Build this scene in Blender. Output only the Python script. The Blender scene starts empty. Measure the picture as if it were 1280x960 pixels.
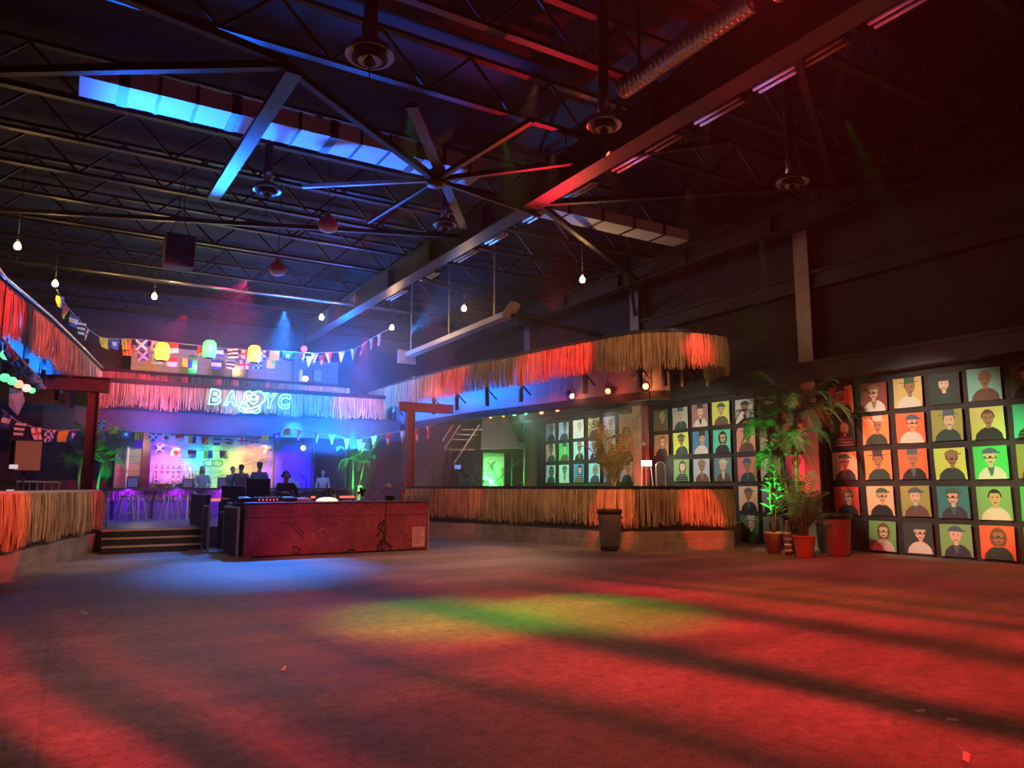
import bpy, bmesh, math, random
from mathutils import Vector, Matrix, Euler, Quaternion
random.seed(7)
S = bpy.context.scene
COL = S.collection
R = math.radians
V = Vector

# ------------------------------------------------------------------ camera
YAW, PITCH, FPX, CH = R(30.97), math.atan(128/931), 931.0, 1.55
cd = bpy.data.cameras.new('camera'); cam = bpy.data.objects.new('camera', cd); COL.objects.link(cam)
cam.location = (0, 0, CH); cam.rotation_euler = (R(90)+PITCH, 0, -YAW)
cd.sensor_width = 36; cd.lens = FPX/1280*36; cd.clip_end = 200
S.camera = cam
_F = V((math.sin(YAW)*math.cos(PITCH), math.cos(YAW)*math.cos(PITCH), math.sin(PITCH)))
_R = V((math.cos(YAW), -math.sin(YAW), 0)); _U = _R.cross(_F)
def ray(px, py): return _F + _R*((px-640)/FPX) - _U*((py-480)/FPX)
def atY(px, py, Y):
    d = ray(px, py); return V((0, 0, CH)) + d*(Y/d.y)
def atX(px, py, X):
    d = ray(px, py); return V((0, 0, CH)) + d*(X/d.x)
def atZ(px, py, Z):
    d = ray(px, py); return V((0, 0, CH)) + d*((Z-CH)/d.z)

# ------------------------------------------------------------------ materials
MATS = {}
def M(name, col=(.5, .5, .5), rough=.6, metal=0.0, emit=None, es=0.0, vary=0.0, vscale=6.0, bump=0.0, spec=.5):
    if name in MATS: return MATS[name]
    m = bpy.data.materials.new(name); m.use_nodes = True; nt = m.node_tree; b = nt.nodes['Principled BSDF']
    b.inputs['Base Color'].default_value = (*col, 1); b.inputs['Roughness'].default_value = rough
    b.inputs['Metallic'].default_value = metal; b.inputs['Specular IOR Level'].default_value = spec
    if emit: b.inputs['Emission Color'].default_value = (*emit, 1); b.inputs['Emission Strength'].default_value = es
    if vary or bump:
        tc = nt.nodes.new('ShaderNodeTexCoord'); nz = nt.nodes.new('ShaderNodeTexNoise')
        nz.inputs['Scale'].default_value = vscale; nz.inputs['Detail'].default_value = 5
        nt.links.new(tc.outputs['Object'], nz.inputs['Vector'])
        if vary:
            mx = nt.nodes.new('ShaderNodeMix'); mx.data_type = 'RGBA'
            mx.inputs[6].default_value = (*[c*(1-vary) for c in col], 1); mx.inputs[7].default_value = (*[min(1, c*(1+vary)) for c in col], 1)
            nt.links.new(nz.outputs['Fac'], mx.inputs[0]); nt.links.new(mx.outputs[2], b.inputs['Base Color'])
        if bump:
            bp = nt.nodes.new('ShaderNodeBump'); bp.inputs['Strength'].default_value = bump
            nt.links.new(nz.outputs['Fac'], bp.inputs['Height']); nt.links.new(bp.outputs['Normal'], b.inputs['Normal'])
    MATS[name] = m; return m

def nodemat(name):
    m = bpy.data.materials.new(name); m.use_nodes = True; MATS[name] = m
    return m, m.node_tree, m.node_tree.nodes['Principled BSDF']
def N(nt, t, **kw):
    n = nt.nodes.new(t)
    for k, v in kw.items():
        if k in n.inputs: n.inputs[k].default_value = v
        else: setattr(n, k, v)
    return n
def mixc(nt, fac, a, b, blend='MIX'):
    n = nt.nodes.new('ShaderNodeMix'); n.data_type = 'RGBA'; n.blend_type = blend
    for i, v in ((0, fac), (6, a), (7, b)):
        if hasattr(v, 'is_output'): nt.links.new(v, n.inputs[i])
        elif i == 0: n.inputs[0].default_value = v
        else: n.inputs[i].default_value = (*v, 1)
    return n.outputs[2]
def ramp(nt, src, stops):
    n = nt.nodes.new('ShaderNodeValToRGB'); e = n.color_ramp.elements
    while len(e) < len(stops): e.new(.5)
    for el, (p, c) in zip(e, stops):
        el.position = p; el.color = (*(c if isinstance(c, tuple) else (c, c, c)), 1)
    nt.links.new(src, n.inputs[0]); return n.outputs[0]

def mk_floor():
    m, nt, b = nodemat('worn_concrete'); tc = N(nt, 'ShaderNodeTexCoord')
    mp = N(nt, 'ShaderNodeMapping'); mp.inputs['Rotation'].default_value = (0, 0, .35); mp.inputs['Scale'].default_value = (.55, 1.6, 1)
    nt.links.new(tc.outputs['Object'], mp.inputs[0])
    n1 = N(nt, 'ShaderNodeTexNoise', Scale=.45, Detail=8.0, Roughness=.62); nt.links.new(mp.outputs[0], n1.inputs['Vector'])
    n2 = N(nt, 'ShaderNodeTexNoise', Scale=9.0, Detail=8.0, Roughness=.75); nt.links.new(tc.outputs['Object'], n2.inputs['Vector'])
    n3 = N(nt, 'ShaderNodeTexNoise', Scale=70.0, Detail=3.0); nt.links.new(tc.outputs['Object'], n3.inputs['Vector'])
    c = ramp(nt, n1.outputs['Fac'], [(.32, (.13, .12, .105)), (.5, (.27, .25, .23)), (.66, (.40, .375, .35))])
    c2 = ramp(nt, n2.outputs['Fac'], [(.32, .38), (.5, .95), (.68, 1.4)])
    c = mixc(nt, .8, c, c2, 'MULTIPLY')
    c3 = ramp(nt, n3.outputs['Fac'], [(.34, .3), (.5, 1.0), (.7, 1.15)])
    c = mixc(nt, .7, c, c3, 'MULTIPLY')
    # saw-cut joints of the slab
    vo = N(nt, 'ShaderNodeTexBrick', Scale=.16); vo.offset = 0; vo.inputs['Mortar Size'].default_value = .003; vo.inputs['Brick Width'].default_value = 1.0; vo.inputs['Row Height'].default_value = 1.0
    vo.inputs['Color1'].default_value = vo.inputs['Color2'].default_value = (1, 1, 1, 1); vo.inputs['Mortar'].default_value = (.35, .35, .35, 1)
    nt.links.new(tc.outputs['Object'], vo.inputs['Vector'])
    c = mixc(nt, .22, c, vo.outputs['Color'], 'MULTIPLY')
    nt.links.new(c, b.inputs['Base Color'])
    rr = ramp(nt, n1.outputs['Fac'], [(.3, .5), (.7, .75)]); nt.links.new(rr, b.inputs['Roughness'])
    bp = N(nt, 'ShaderNodeBump', Strength=.5, Distance=.03); nt.links.new(n2.outputs['Fac'], bp.inputs['Height']); nt.links.new(bp.outputs[0], b.inputs['Normal'])
    return m
def mk_brick(name, c1, c2, mortar, scale, bw, rh, axes='yz', rough=.75, ms=.02):
    m, nt, b = nodemat(name); tc = N(nt, 'ShaderNodeTexCoord'); sp = N(nt, 'ShaderNodeSeparateXYZ'); cb = N(nt, 'ShaderNodeCombineXYZ')
    nt.links.new(tc.outputs['Object'], sp.inputs[0])
    if axes == 'run':
        ad = N(nt, 'ShaderNodeMath'); ad.operation = 'ADD'; nt.links.new(sp.outputs['X'], ad.inputs[0]); nt.links.new(sp.outputs['Y'], ad.inputs[1]); src = ad.outputs[0]
    else: src = sp.outputs[axes[0].upper()]
    nt.links.new(src, cb.inputs[0]); nt.links.new(sp.outputs['Z'], cb.inputs[1])
    br = N(nt, 'ShaderNodeTexBrick', Scale=scale); br.inputs['Brick Width'].default_value = bw; br.inputs['Row Height'].default_value = rh; br.inputs['Mortar Size'].default_value = ms
    for k, c in (('Color1', c1), ('Color2', c2), ('Mortar', mortar)): br.inputs[k].default_value = (*c, 1)
    nt.links.new(cb.outputs[0], br.inputs['Vector'])
    nz = N(nt, 'ShaderNodeTexNoise', Scale=1.3, Detail=6.0); nt.links.new(tc.outputs['Object'], nz.inputs['Vector'])
    f = ramp(nt, nz.outputs['Fac'], [(.3, .55), (.7, 1.3)])
    c = mixc(nt, .7, br.outputs['Color'], f, 'MULTIPLY'); nt.links.new(c, b.inputs['Base Color'])
    b.inputs['Roughness'].default_value = rough
    bp = N(nt, 'ShaderNodeBump', Strength=.35, Distance=.02); bp.invert = True
    nt.links.new(br.outputs['Fac'], bp.inputs['Height']); nt.links.new(bp.outputs[0], b.inputs['Normal'])
    return m
def mk_thatch():
    m, nt, b = nodemat('raffia_straw'); tc = N(nt, 'ShaderNodeTexCoord')
    g = N(nt, 'ShaderNodeNewGeometry')
    c = ramp(nt, g.outputs['Random Per Island'], [(0, (.30, .20, .10)), (.3, (.50, .37, .21)), (.7, (.62, .48, .29)), (1, (.72, .60, .40))])
    nz = N(nt, 'ShaderNodeTexNoise', Scale=2.2, Detail=3.0); nt.links.new(tc.outputs['Object'], nz.inputs['Vector'])
    f = ramp(nt, nz.outputs['Fac'], [(.3, .7), (.7, 1.15)]); c = mixc(nt, .8, c, f, 'MULTIPLY')
    nt.links.new(c, b.inputs['Base Color']); b.inputs['Roughness'].default_value = .85; b.inputs['Specular IOR Level'].default_value = .2
    return m
def mk_redboard():
    m, nt, b = nodemat('scuffed_red_board'); tc = N(nt, 'ShaderNodeTexCoord')
    n1 = N(nt, 'ShaderNodeTexNoise', Scale=1.6, Detail=7.0, Roughness=.65); nt.links.new(tc.outputs['Object'], n1.inputs['Vector'])
    n2 = N(nt, 'ShaderNodeTexNoise', Scale=14.0, Detail=6.0); nt.links.new(tc.outputs['Object'], n2.inputs['Vector'])
    c = ramp(nt, n1.outputs['Fac'], [(.3, (.20, .05, .06)), (.5, (.42, .085, .11)), (.7, (.48, .13, .15))])
    c = mixc(nt, .6, c, ramp(nt, n2.outputs['Fac'], [(.35, .55), (.6, 1.15)]), 'MULTIPLY')
    nt.links.new(c, b.inputs['Base Color']); b.inputs['Roughness'].default_value = .55
    return m
def mk_planks(name, c1, c2, scale=1.0, axis=2):
    m, nt, b = nodemat(name); tc = N(nt, 'ShaderNodeTexCoord'); sp = N(nt, 'ShaderNodeSeparateXYZ'); nt.links.new(tc.outputs['Object'], sp.inputs[0])
    mu = N(nt, 'ShaderNodeMath'); mu.operation = 'MULTIPLY'; mu.inputs[1].default_value = 1/(.26*scale); nt.links.new(sp.outputs[axis], mu.inputs[0])
    fr = N(nt, 'ShaderNodeMath'); fr.operation = 'FRACT'; nt.links.new(mu.outputs[0], fr.inputs[0])
    nz = N(nt, 'ShaderNodeTexNoise', Scale=3.0, Detail=6.0); nt.links.new(tc.outputs['Object'], nz.inputs['Vector'])
    c = mixc(nt, nz.outputs['Fac'], c1, c2)
    c = mixc(nt, .8, c, ramp(nt, fr.outputs[0], [(0, .2), (.05, 1.0), (.95, 1.0), (1, .2)]), 'MULTIPLY')
    nt.links.new(c, b.inputs['Base Color']); b.inputs['Roughness'].default_value = .7
    return m
def mk_prop(prop, rough=.7):
    m, nt, b = nodemat('print_'+prop); a = N(nt, 'ShaderNodeAttribute'); a.attribute_type = 'OBJECT'; a.attribute_name = prop
    nt.links.new(a.outputs['Color'], b.inputs['Base Color']); b.inputs['Roughness'].default_value = rough; b.inputs['Specular IOR Level'].default_value = .25
    return m

FLOOR = mk_floor()
BRICK_BLACK = mk_brick('black_painted_brick', (.020, .015, .014), (.028, .02, .018), (.010, .008, .008), 1.0, .24, .085, 'yz', .7, .006)
BRICK_BACK = mk_brick('dark_painted_brick', (.06, .06, .075), (.08, .075, .09), (.03, .03, .035), 1.0, .4, .2, 'xz', .75, .008)
BLOCK = mk_brick('concrete_block', (.27, .24, .19), (.34, .30, .24), (.42, .39, .33), 1.0, .42, .21, 'run', .85, .008)
STRAW = mk_thatch()
REDBOARD = mk_redboard()
WALLBOARD = mk_planks('beige_wall_planks', (.42, .36, .27), (.55, .48, .36))
TANPLANK = mk_planks('weathered_vertical_planks', (.20, .15, .11), (.34, .27, .2), .6, 1)
BLACK = M('matt_black_paint', (.02, .02, .022), .65)
BLACKG = M('black_metal', (.025, .025, .028), .4, .3)
DARKSTEEL = M('dark_painted_steel', (.022, .018, .018), .5, .3, vary=.4)
STEELBEAM = M('grey_painted_steel', (.075, .07, .07), .42, .5, vary=.3)
DECK = M('dark_roof_deck', (.005, .005, .006), .9, vary=.3)
REDSTEEL = M('dark_red_steel', (.13, .045, .042), .5, .2, vary=.25)
MAROON = M('maroon_paint', (.20, .05, .05), .5, vary=.3)
GALV = M('galvanised_steel', (.55, .55, .56), .3, .85, vary=.15)
CHROME = M('bright_metal', (.75, .75, .76), .22, 1.0)
WHITE = M('white_paint', (.8, .79, .76), .5)
PAPER = M('white_paper', (.8, .78, .74), .7)
CORD = M('black_cord', (.015, .015, .015), .6)
ROPE = M('pale_cord', (.45, .4, .33), .8)
LEAF = M('palm_leaf', (.10, .15, .05), .55, vary=.4, vscale=3)
LEAF2 = M('dry_palm_leaf', (.22, .17, .06), .6, vary=.4, vscale=3)
LEAF3 = M('bright_leaf', (.16, .26, .07), .5, vary=.35, vscale=3)
TRUNK = M('palm_cane', (.35, .28, .15), .7, vary=.3, vscale=12)
TERRA = M('terracotta', (.55, .24, .13), .7, vary=.12)
SOIL = M('soil', (.05, .035, .025), .95)
SKIN = [M('skin_light', (.55, .36, .27), .55), M('skin_brown', (.30, .17, .11), .55), M('skin_tan', (.42, .27, .19), .55)]

# ------------------------------------------------------------------ mesh builder
class MB:
    def __init__(s): s.bm = bmesh.new(); s.mi = 0
    def _done(s, ret):
        for f in ret: f.material_index = s.mi
    def box(s, c, d, rot=None, mi=None):
        m = Matrix.Translation(V(c)) @ (rot.to_4x4() if rot is not None else Matrix()) @ Matrix.Diagonal((d[0], d[1], d[2], 1))
        r = bmesh.ops.create_cube(s.bm, size=1, matrix=m)
        fs = {f for v in r['verts'] for f in v.link_faces}
        for f in fs: f.material_index = s.mi if mi is None else mi
        return s
    def bbox(s, a, b): return s.box([(a[i]+b[i])/2 for i in range(3)], [abs(b[i]-a[i]) for i in range(3)])
    def bar(s, p, q, w, h=None, up=(0, 0, 1)):
        p, q = V(p), V(q); h = h or w; y = (q-p); L = y.length
        if L < 1e-6: return s
        y.normalize(); u = V(up)
        if abs(y.dot(u)) > .99: u = V((1, 0, 0))
        x = y.cross(u).normalized(); z = x.cross(y)
        m = Matrix((x, y, z)).transposed()
        return s.box((p+q)/2, (w, L, h), m)
    def tube(s, pts, r, n=8, closed=False, r2=None, caps=True):
        pts = [V(p) for p in pts]; k = len(pts); rings = []
        prev = None
        for i, p in enumerate(pts):
            if closed: t = pts[(i+1) % k]-pts[i-1]
            else: t = pts[min(i+1, k-1)]-pts[max(i-1, 0)]
            if t.length < 1e-7: t = V((0, 0, 1))
            t.normalize()
            if prev is None:
                a = V((0, 0, 1)) if abs(t.z) < .9 else V((1, 0, 0)); x = t.cross(a).normalized()
            else:
                x = prev - t*prev.dot(t)
                x = x.normalized() if x.length > 1e-6 else t.orthogonal().normalized()
            prev = x; y = t.cross(x)
            rr = r if r2 is None else r+(r2-r)*i/max(1, k-1)
            rings.append([s.bm.verts.new(p+(x*math.cos(2*math.pi*j/n)+y*math.sin(2*math.pi*j/n))*rr) for j in range(n)])
        fs = []
        for i in range(k if closed else k-1):
            A, B = rings[i], rings[(i+1) % k]
            for j in range(n): fs.append(s.bm.faces.new((A[j], A[(j+1) % n], B[(j+1) % n], B[j])))
        if not closed and caps:
            fs.append(s.bm.faces.new(rings[0][::-1])); fs.append(s.bm.faces.new(rings[-1]))
        for f in fs: f.smooth = n > 5
        s._done(fs); return s
    def cyl(s, c, r, h, n=20, r2=None, axis=(0, 0, 1)):
        a = V(axis).normalized(); c = V(c)
        return s.tube([c, c+a*h], r, n, r2=r2)
    def lathe(s, c, prof, n=24, axis=(0, 0, 1)):
        c = V(c); a = V(axis).normalized(); x = a.orthogonal().normalized(); y = a.cross(x); rings = []
        for (r, z) in prof:
            rings.append([s.bm.verts.new(c+a*z+(x*math.cos(2*math.pi*j/n)+y*math.sin(2*math.pi*j/n))*max(r, 1e-4)) for j in range(n)])
        fs = []
        for A, B in zip(rings, rings[1:]):
            for j in range(n): fs.append(s.bm.faces.new((A[j], A[(j+1) % n], B[(j+1) % n], B[j])))
        fs.append(s.bm.faces.new(rings[0][::-1])); fs.append(s.bm.faces.new(rings[-1]))
        for f in fs: f.smooth = True
        s._done(fs); return s
    def sph(s, c, r, n=12, sc=(1, 1, 1)):
        m = Matrix.Translation(V(c)) @ Matrix.Diagonal((r*sc[0], r*sc[1], r*sc[2], 1))
        rr = bmesh.ops.create_uvsphere(s.bm, u_segments=n, v_segments=max(6, n//2+2), radius=1, matrix=m)
        for f in {f for v in rr['verts'] for f in v.link_faces}: f.smooth = True; f.material_index = s.mi
        return s
    def prism(s, poly, z0, z1):
        a = [s.bm.verts.new((p[0], p[1], z0)) for p in poly]; b = [s.bm.verts.new((p[0], p[1], z1)) for p in poly]
        fs = [s.bm.faces.new(a[::-1]), s.bm.faces.new(b)]; k = len(poly)
        for i in range(k): fs.append(s.bm.faces.new((a[i], a[(i+1) % k], b[(i+1) % k], b[i])))
        s._done(fs); return s
    def quad(s, *ps):
        f = s.bm.faces.new([s.bm.verts.new(V(p)) for p in ps]); f.material_index = s.mi; return s
    def slab(s, ps, thick):
        ps = [V(p) for p in ps]; n = (ps[1]-ps[0]).cross(ps[-1]-ps[0]).normalized()*thick
        a = [s.bm.verts.new(p) for p in ps]; b = [s.bm.verts.new(p+n) for p in ps]; k = len(ps)
        fs = [s.bm.faces.new(a[::-1]), s.bm.faces.new(b)]
        for i in range(k): fs.append(s.bm.faces.new((a[i], a[(i+1) % k], b[(i+1) % k], b[i])))
        s._done(fs); return s
    def mesh(s, name, mats):
        bmesh.ops.recalc_face_normals(s.bm, faces=s.bm.faces[:])
        me = bpy.data.meshes.new(name); s.bm.to_mesh(me); s.bm.free()
        for m in (mats if isinstance(mats, (list, tuple)) else [mats]): me.materials.append(m)
        return me
    def build(s, name, mats, parent=None, bevel=0):
        o = bpy.data.objects.new(name, s.mesh(name, mats)); COL.objects.link(o)
        if parent is not None: o.parent = parent
        if bevel:
            b = o.modifiers.new('bevel', 'BEVEL'); b.width = bevel; b.segments = 2; b.limit_method = 'ANGLE'
        return o
def tag(o, label, cat, group=None, kind=None):
    o['label'] = label; o['category'] = cat
    if group: o['group'] = group
    if kind: o['kind'] = kind
    return o
def thing(name, label, cat, loc=(0, 0, 0), rz=0, group=None):
    o = bpy.data.objects.new(name, None); COL.objects.link(o); o.location = loc; o.rotation_euler = (0, 0, rz); o.empty_display_size = .1
    return tag(o, label, cat, group)
def struct(o, label, cat): return tag(o, label, cat, None, 'structure')
def inst(name, me, parent=None, loc=(0, 0, 0), rot=(0, 0, 0), sc=1):
    o = bpy.data.objects.new(name, me); COL.objects.link(o); o.location = loc
    o.rotation_euler = rot
    if sc != 1: o.scale = (sc, sc, sc) if not isinstance(sc, tuple) else sc
    if parent is not None: o.parent = parent
    return o
def copy_tree(o, parent=None):
    c = o.copy(); COL.objects.link(c); c.parent = parent
    for ch in [x for x in bpy.data.objects if x.parent == o]: copy_tree(ch, c)
    return c

# ------------------------------------------------------------------ lights
def light(kind, name, loc, energy, col, target=None, size=45, blend=.5, rad=.05, parent=None, spread=None):
    d = bpy.data.lights.new(name, kind); d.energy = energy; d.color = col
    o = bpy.data.objects.new(name, d); COL.objects.link(o); o.location = loc
    if kind == 'SPOT': d.spot_size = R(size); d.spot_blend = blend; d.shadow_soft_size = rad
    elif kind == 'POINT': d.shadow_soft_size = rad
    if target is not None: o.rotation_euler = (V(target)-V(loc)).to_track_quat('-Z', 'Y').to_euler()
    return o
def spot(loc, target, energy, col, size=30, blend=.6, rad=.04, name='spotlight'):
    return light('SPOT', name, loc, energy, col, target, size, blend, rad)
def point(loc, energy, col, rad=.05, name='lamp_light'): return light('POINT', name, loc, energy, col, rad=rad)

RED, ORANGE, GREEN, BLUE, CYAN, WARM, PURPLE = (1, .03, .035), (1, .22, .06), (.05, 1, .2), (.03, .22, 1), (.02, .6, 1), (1, .62, .3), (.28, .04, 1)

# ================================================================== SETTING
XW, YB, XL, ZC = 16.6, 33.4, -7.0, 9.4
struct(MB().bbox((XL, -9, -.1), (XW, YB, 0)).build('floor', FLOOR), 'worn stained concrete dance floor under the coloured lights', 'floor')
struct(MB().bbox((XL, -9, ZC), (XW, YB, ZC+.15)).build('ceiling', DECK), 'dark warehouse roof deck high above the trusses', 'ceiling')
struct(MB().bbox((XW, -9, 0), (XW+.2, YB, ZC)).build('wall_right', BRICK_BLACK), 'black painted brick wall covered in portrait posters', 'wall')
struct(MB().bbox((XL, YB, 0), (XW, YB+.2, ZC)).build('wall_back', BRICK_BACK), 'dark painted block wall behind the bar and mezzanine', 'wall')
struct(MB().bbox((XL-.2, -9, 0), (XL, YB, ZC)).build('wall_left', BRICK_BLACK), 'black side wall behind the left platform', 'wall')

# beams on the right wall
b = MB().bbox((XW-.3, -9, 6.62), (XW-.02, YB, 6.7)).bbox((XW-.3, -9, 7.02), (XW-.02, YB, 7.1)).bbox((XW-.2, -9, 6.7), (XW-.08, YB, 7.02))
struct(b.build('beam', DARKSTEEL), 'long dark upper steel beam along the brick wall', 'beam')
b = MB().bbox((XW-.55, -9, 4.2), (XW-.02, YB, 4.28)).bbox((XW-.55, -9, 4.62), (XW-.02, YB, 4.7)).bbox((XW-.5, -9, 4.28), (XW-.08, YB, 4.62))
struct(b.build('beam', BLACKG), 'black boxed lower beam just above the poster rows', 'beam')
CPAINT = M('grey_column_paint', (.34, .29, .25), .45, .2, vary=.35, vscale=3)
for y, wh in ((5.3, 'near end of the poster wall, outside the poster grid'), (12.35, 'beside the tall potted palms'), (19.05, 'behind the lit easel on the right platform'), (25.9, 'behind the green lit kiosk')):
    b = MB().bbox((XW-.34, y-.22, 0), (XW-.30, y+.22, 8.9)).bbox((XW-.30, y-.03, 0), (XW-.03, y+.03, 8.9)).bbox((XW-.03, y-.22, 0), (XW-.01, y+.22, 8.9))
    struct(b.build('column', CPAINT), 'tall steel wall column '+wh, 'column')

# ---- roof steel
def joist(y, z0, z1, label, x0=XL+.05, x1=XW-.05, step=.85, mat=DARKSTEEL):
    b = MB(); b.bbox((x0, y-.07, z1-.07), (x1, y+.07, z1)); b.bbox((x0, y-.07, z0), (x1, y+.07, z0+.07))
    x, up = x0, True
    while x < x1-.1:
        q = min(x+step, x1); b.bar((x, y, z0+.05 if up else z1-.05), (q, y, z1-.05 if up else z0+.05), .045); x = q; up = not up
    return struct(b.build('ceiling_joist', mat), label, 'joist')
jy = [-1.5, .6, 2.7, 4.8, 6.9, 9.0, 11.1, 14.6, 16.4, 18.2, 20.0, 21.8, 25.0, 26.8, 28.6, 30.4, 32.2]
for i, y in enumerate(jy): joist(y, 8.3, 9.25, 'dark open web roof joist crossing the hall, joist %d from the entrance' % (i+1))
for x, l in ((8.35, 'heavy steel roof girder running down the middle of the hall'), (-3.6, 'heavy steel roof girder above the left platform'), (14.9, 'heavy steel roof girder close to the poster wall')):
    b = MB(); zb, zt = (7.55, 8.2) if x > 0 and x < 10 else (7.75, 8.3)
    b.bbox((x-.2, -9, zb), (x+.2, YB-.1, zb+.05)).bbox((x-.2, -9, zt-.05), (x+.2, YB-.1, zt)).bbox((x-.03, -9, zb+.05), (x+.03, YB-.1, zt-.05))
    for k in range(13): b.bbox((x-.19, -6+3*k, zb+.05), (x+.19, -5.97+3*k, zt-.05))
    struct(b.build('ceiling_girder', STEELBEAM if x == 8.35 else DARKSTEEL), l, 'girder')
# horizontal bracing at the girder level
nd = V((5.98, 12.91, 7.6))
br = [((2.52, 10.44, 7.62), (2.34, 16.32, 7.62), .24, .1, STEELBEAM, 'broad grey roof brace crossing below the white duct'),
      ((4.48, 10.64, 7.72), (7.87, 15.35, 7.72), .2, .09, STEELBEAM, 'broad grey roof brace through the bracing hub'),
      ((3.78, 14.56, 7.58), nd, .07, .07, GALV, 'thin bright roof tie rod left of the bracing hub'),
      ((5.61, 15.76, 7.55), nd, .07, .07, STEELBEAM, 'thin roof tie behind the bracing hub'),
      (nd, (8.7, 13.3, 7.5), .08, .08, STEELBEAM, 'roof tie from the bracing hub to the middle girder'),
      (nd, (6.31, 9.86, 7.6), .09, .09, DARKSTEEL, 'roof tie from the bracing hub towards the entrance'),
      (nd, (10.3, 9.2, 7.95), .1, .1, DARKSTEEL, 'long roof tie from the bracing hub across the middle girder'),
      ((2.4, 10.5, 7.7), (-3.6, 14.8, 7.9), .12, .12, DARKSTEEL, 'roof brace from the grey brace to the left girder'),
      ((2.4, 10.5, 7.7), nd, .12, .12, DARKSTEEL, 'roof brace between the grey brace and the bracing hub'),
      ((-3.6, 9.5, 7.9), (2.4, 10.5, 7.75), .12, .12, DARKSTEEL, 'roof brace sloping past the left end of the white duct'),
      ((-3.6, 21, 7.9), (8.3, 16.5, 7.9), .1, .1, DARKSTEEL, 'long roof brace above the hanging box'),
      ((8.4, 12.9, 7.6), (14.9, 8.2, 7.85), .12, .12, DARKSTEEL, 'roof brace from the middle girder to the right girder, forward'),
      ((8.4, 12.9, 7.6), (14.9, 17.2, 7.85), .12, .12, DARKSTEEL, 'roof brace from the middle girder to the right girder, rearward'),
      ((8.4, 6.3, 7.7), (14.9, 10.2, 7.85), .12, .12, DARKSTEEL, 'roof brace over the poster wall palms'),
      ((8.4, 4.0, 7.9), (2.4, 7.4, 7.9), .14, .14, DARKSTEEL, 'roof brace in front of the near vent'),
      ((2.4, 7.4, 7.9), (-3.6, 4.0, 7.9), .14, .14, DARKSTEEL, 'roof brace at the top left of the hall'),
      ((8.4, 19.7, 7.7), (14.9, 23.0, 7.85), .1, .1, DARKSTEEL, 'roof brace above the right canopy'),
      ((16.3, 19.05, 7.3), (10.6, 12.9, 9.0), .1, .1, BLACKG, 'steep black knee brace rising from the middle wall column'),
      ((16.3, 12.35, 8.4), (9.9, 6.1, 9.1), .1, .1, BLACKG, 'steep black knee brace rising from the palm side column')]
for p, q, w, h, m, l in br: struct(MB().bar(p, q, w, h).build('ceiling_brace', m), l, 'brace')
b = MB(); b.lathe((nd.x, nd.y, 7.45), [(.0, 0), (.16, .02), (.2, .08), (.2, .3), (.1, .36)], 14)
struct(b.build('ceiling_hub', STEELBEAM), 'round steel hub where the roof ties meet', 'hub')

# white duct across the hall lit blue from below
DUCTW = M('white_duct_paint', (.5, .54, .6), .5, .0, vary=.12, vscale=2)
d = thing('ventilation_duct', 'long flat white air duct across the roof glowing blue', 'duct', (0, 13.3, 7.98))
MB().bbox((-.2, -.36, 0), (7.1, .36, .32)).build('duct_body', DUCTW, d)
for k in range(12): MB().bbox((.35+.58*k, -.375, -.012), (.35+.58*k+(.05 if k % 3 else .16), .375, .335)).build('seam_band', DARKSTEEL, d)
d = thing('ventilation_duct', 'shorter dull white air duct beyond the bracing hub', 'duct', (9.3, 14.2, 8.0))
MB().bbox((0, -.3, 0), (4.5, .3, .28)).build('duct_body', DUCTW, d)
for k in range(4): MB().bbox((.6+1.0*k, -.315, -.012), (.68+1.0*k, .315, .295)).build('seam_band', DARKSTEEL, d)
# round ribbed duct and boxy section
def spiral_duct(p, q, r, label):
    d = thing('ribbed_duct', label, 'duct', p); v = V(q)-V(p); L = v.length; prof = []
    k = int(L/.09)
    for i in range(k): prof += [(r, i*.09), (r+.015, i*.09+.03), (r, i*.09+.06)]
    MB().lathe((0, 0, 0), prof, 18, v).build('duct_body', GALV, d)
    for f in (.15, .8):
        c = v*f; MB().bbox((c.x-.012, c.y-.02, c.z+r), (c.x+.012, c.y+.02, ZC-p[2])).build('hanger_strap', DARKSTEEL, d)
spiral_duct((7.0, 8.35, 7.62), (7.2, 5.9, 7.75), .15, 'ribbed metal air duct with red glints near the roof')
spiral_duct((7.25, 5.7, 7.8), (7.9, 3.2, 7.95), .22, 'wider ribbed metal air duct at the top edge, tan side')
# lamp tubes hung beside the middle girder
TUBE = M('white_tube', (.8, .8, .82), .25)
for i, (y0, y1) in enumerate(((4.3, 5.6), (6.0, 7.6), (7.9, 8.9), (9.4, 11.2), (11.9, 13.0), (13.6, 14.6), (15.6, 16.5), (17.2, 18.3), (19.6, 20.6), (22.0, 23.4))):
    t = thing('twin_tube_fitting', 'unlit twin tube ceiling fitting beside the middle girder, number %d from the entrance' % (i+1), 'tube light', (9.15, y0, 7.85), 0, 'twin tube fittings along the girder')
    L = y1-y0
    for dx in (-.07, .07): MB().cyl((dx, 0, 0), .03, L, 8, axis=(0, 1, 0)).build('tube', TUBE, t)
    MB().bbox((-.12, 0, .04), (.12, L, .1)).build('housing', DARKSTEEL, t)
    for yy in (.1, L-.1): MB().bbox((-.01, yy-.01, .1), (.01, yy+.01, ZC-7.85)).build('hanger_rod', DARKSTEEL, t)

tag(MB().tube([(-2.2, 24.3, 7.75), (11.0, 24.3, 7.75)], .05, 8).build('ceiling_pipe', GALV), 'long thin ceiling pipe across the hall catching blue light', 'pipe')
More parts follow.
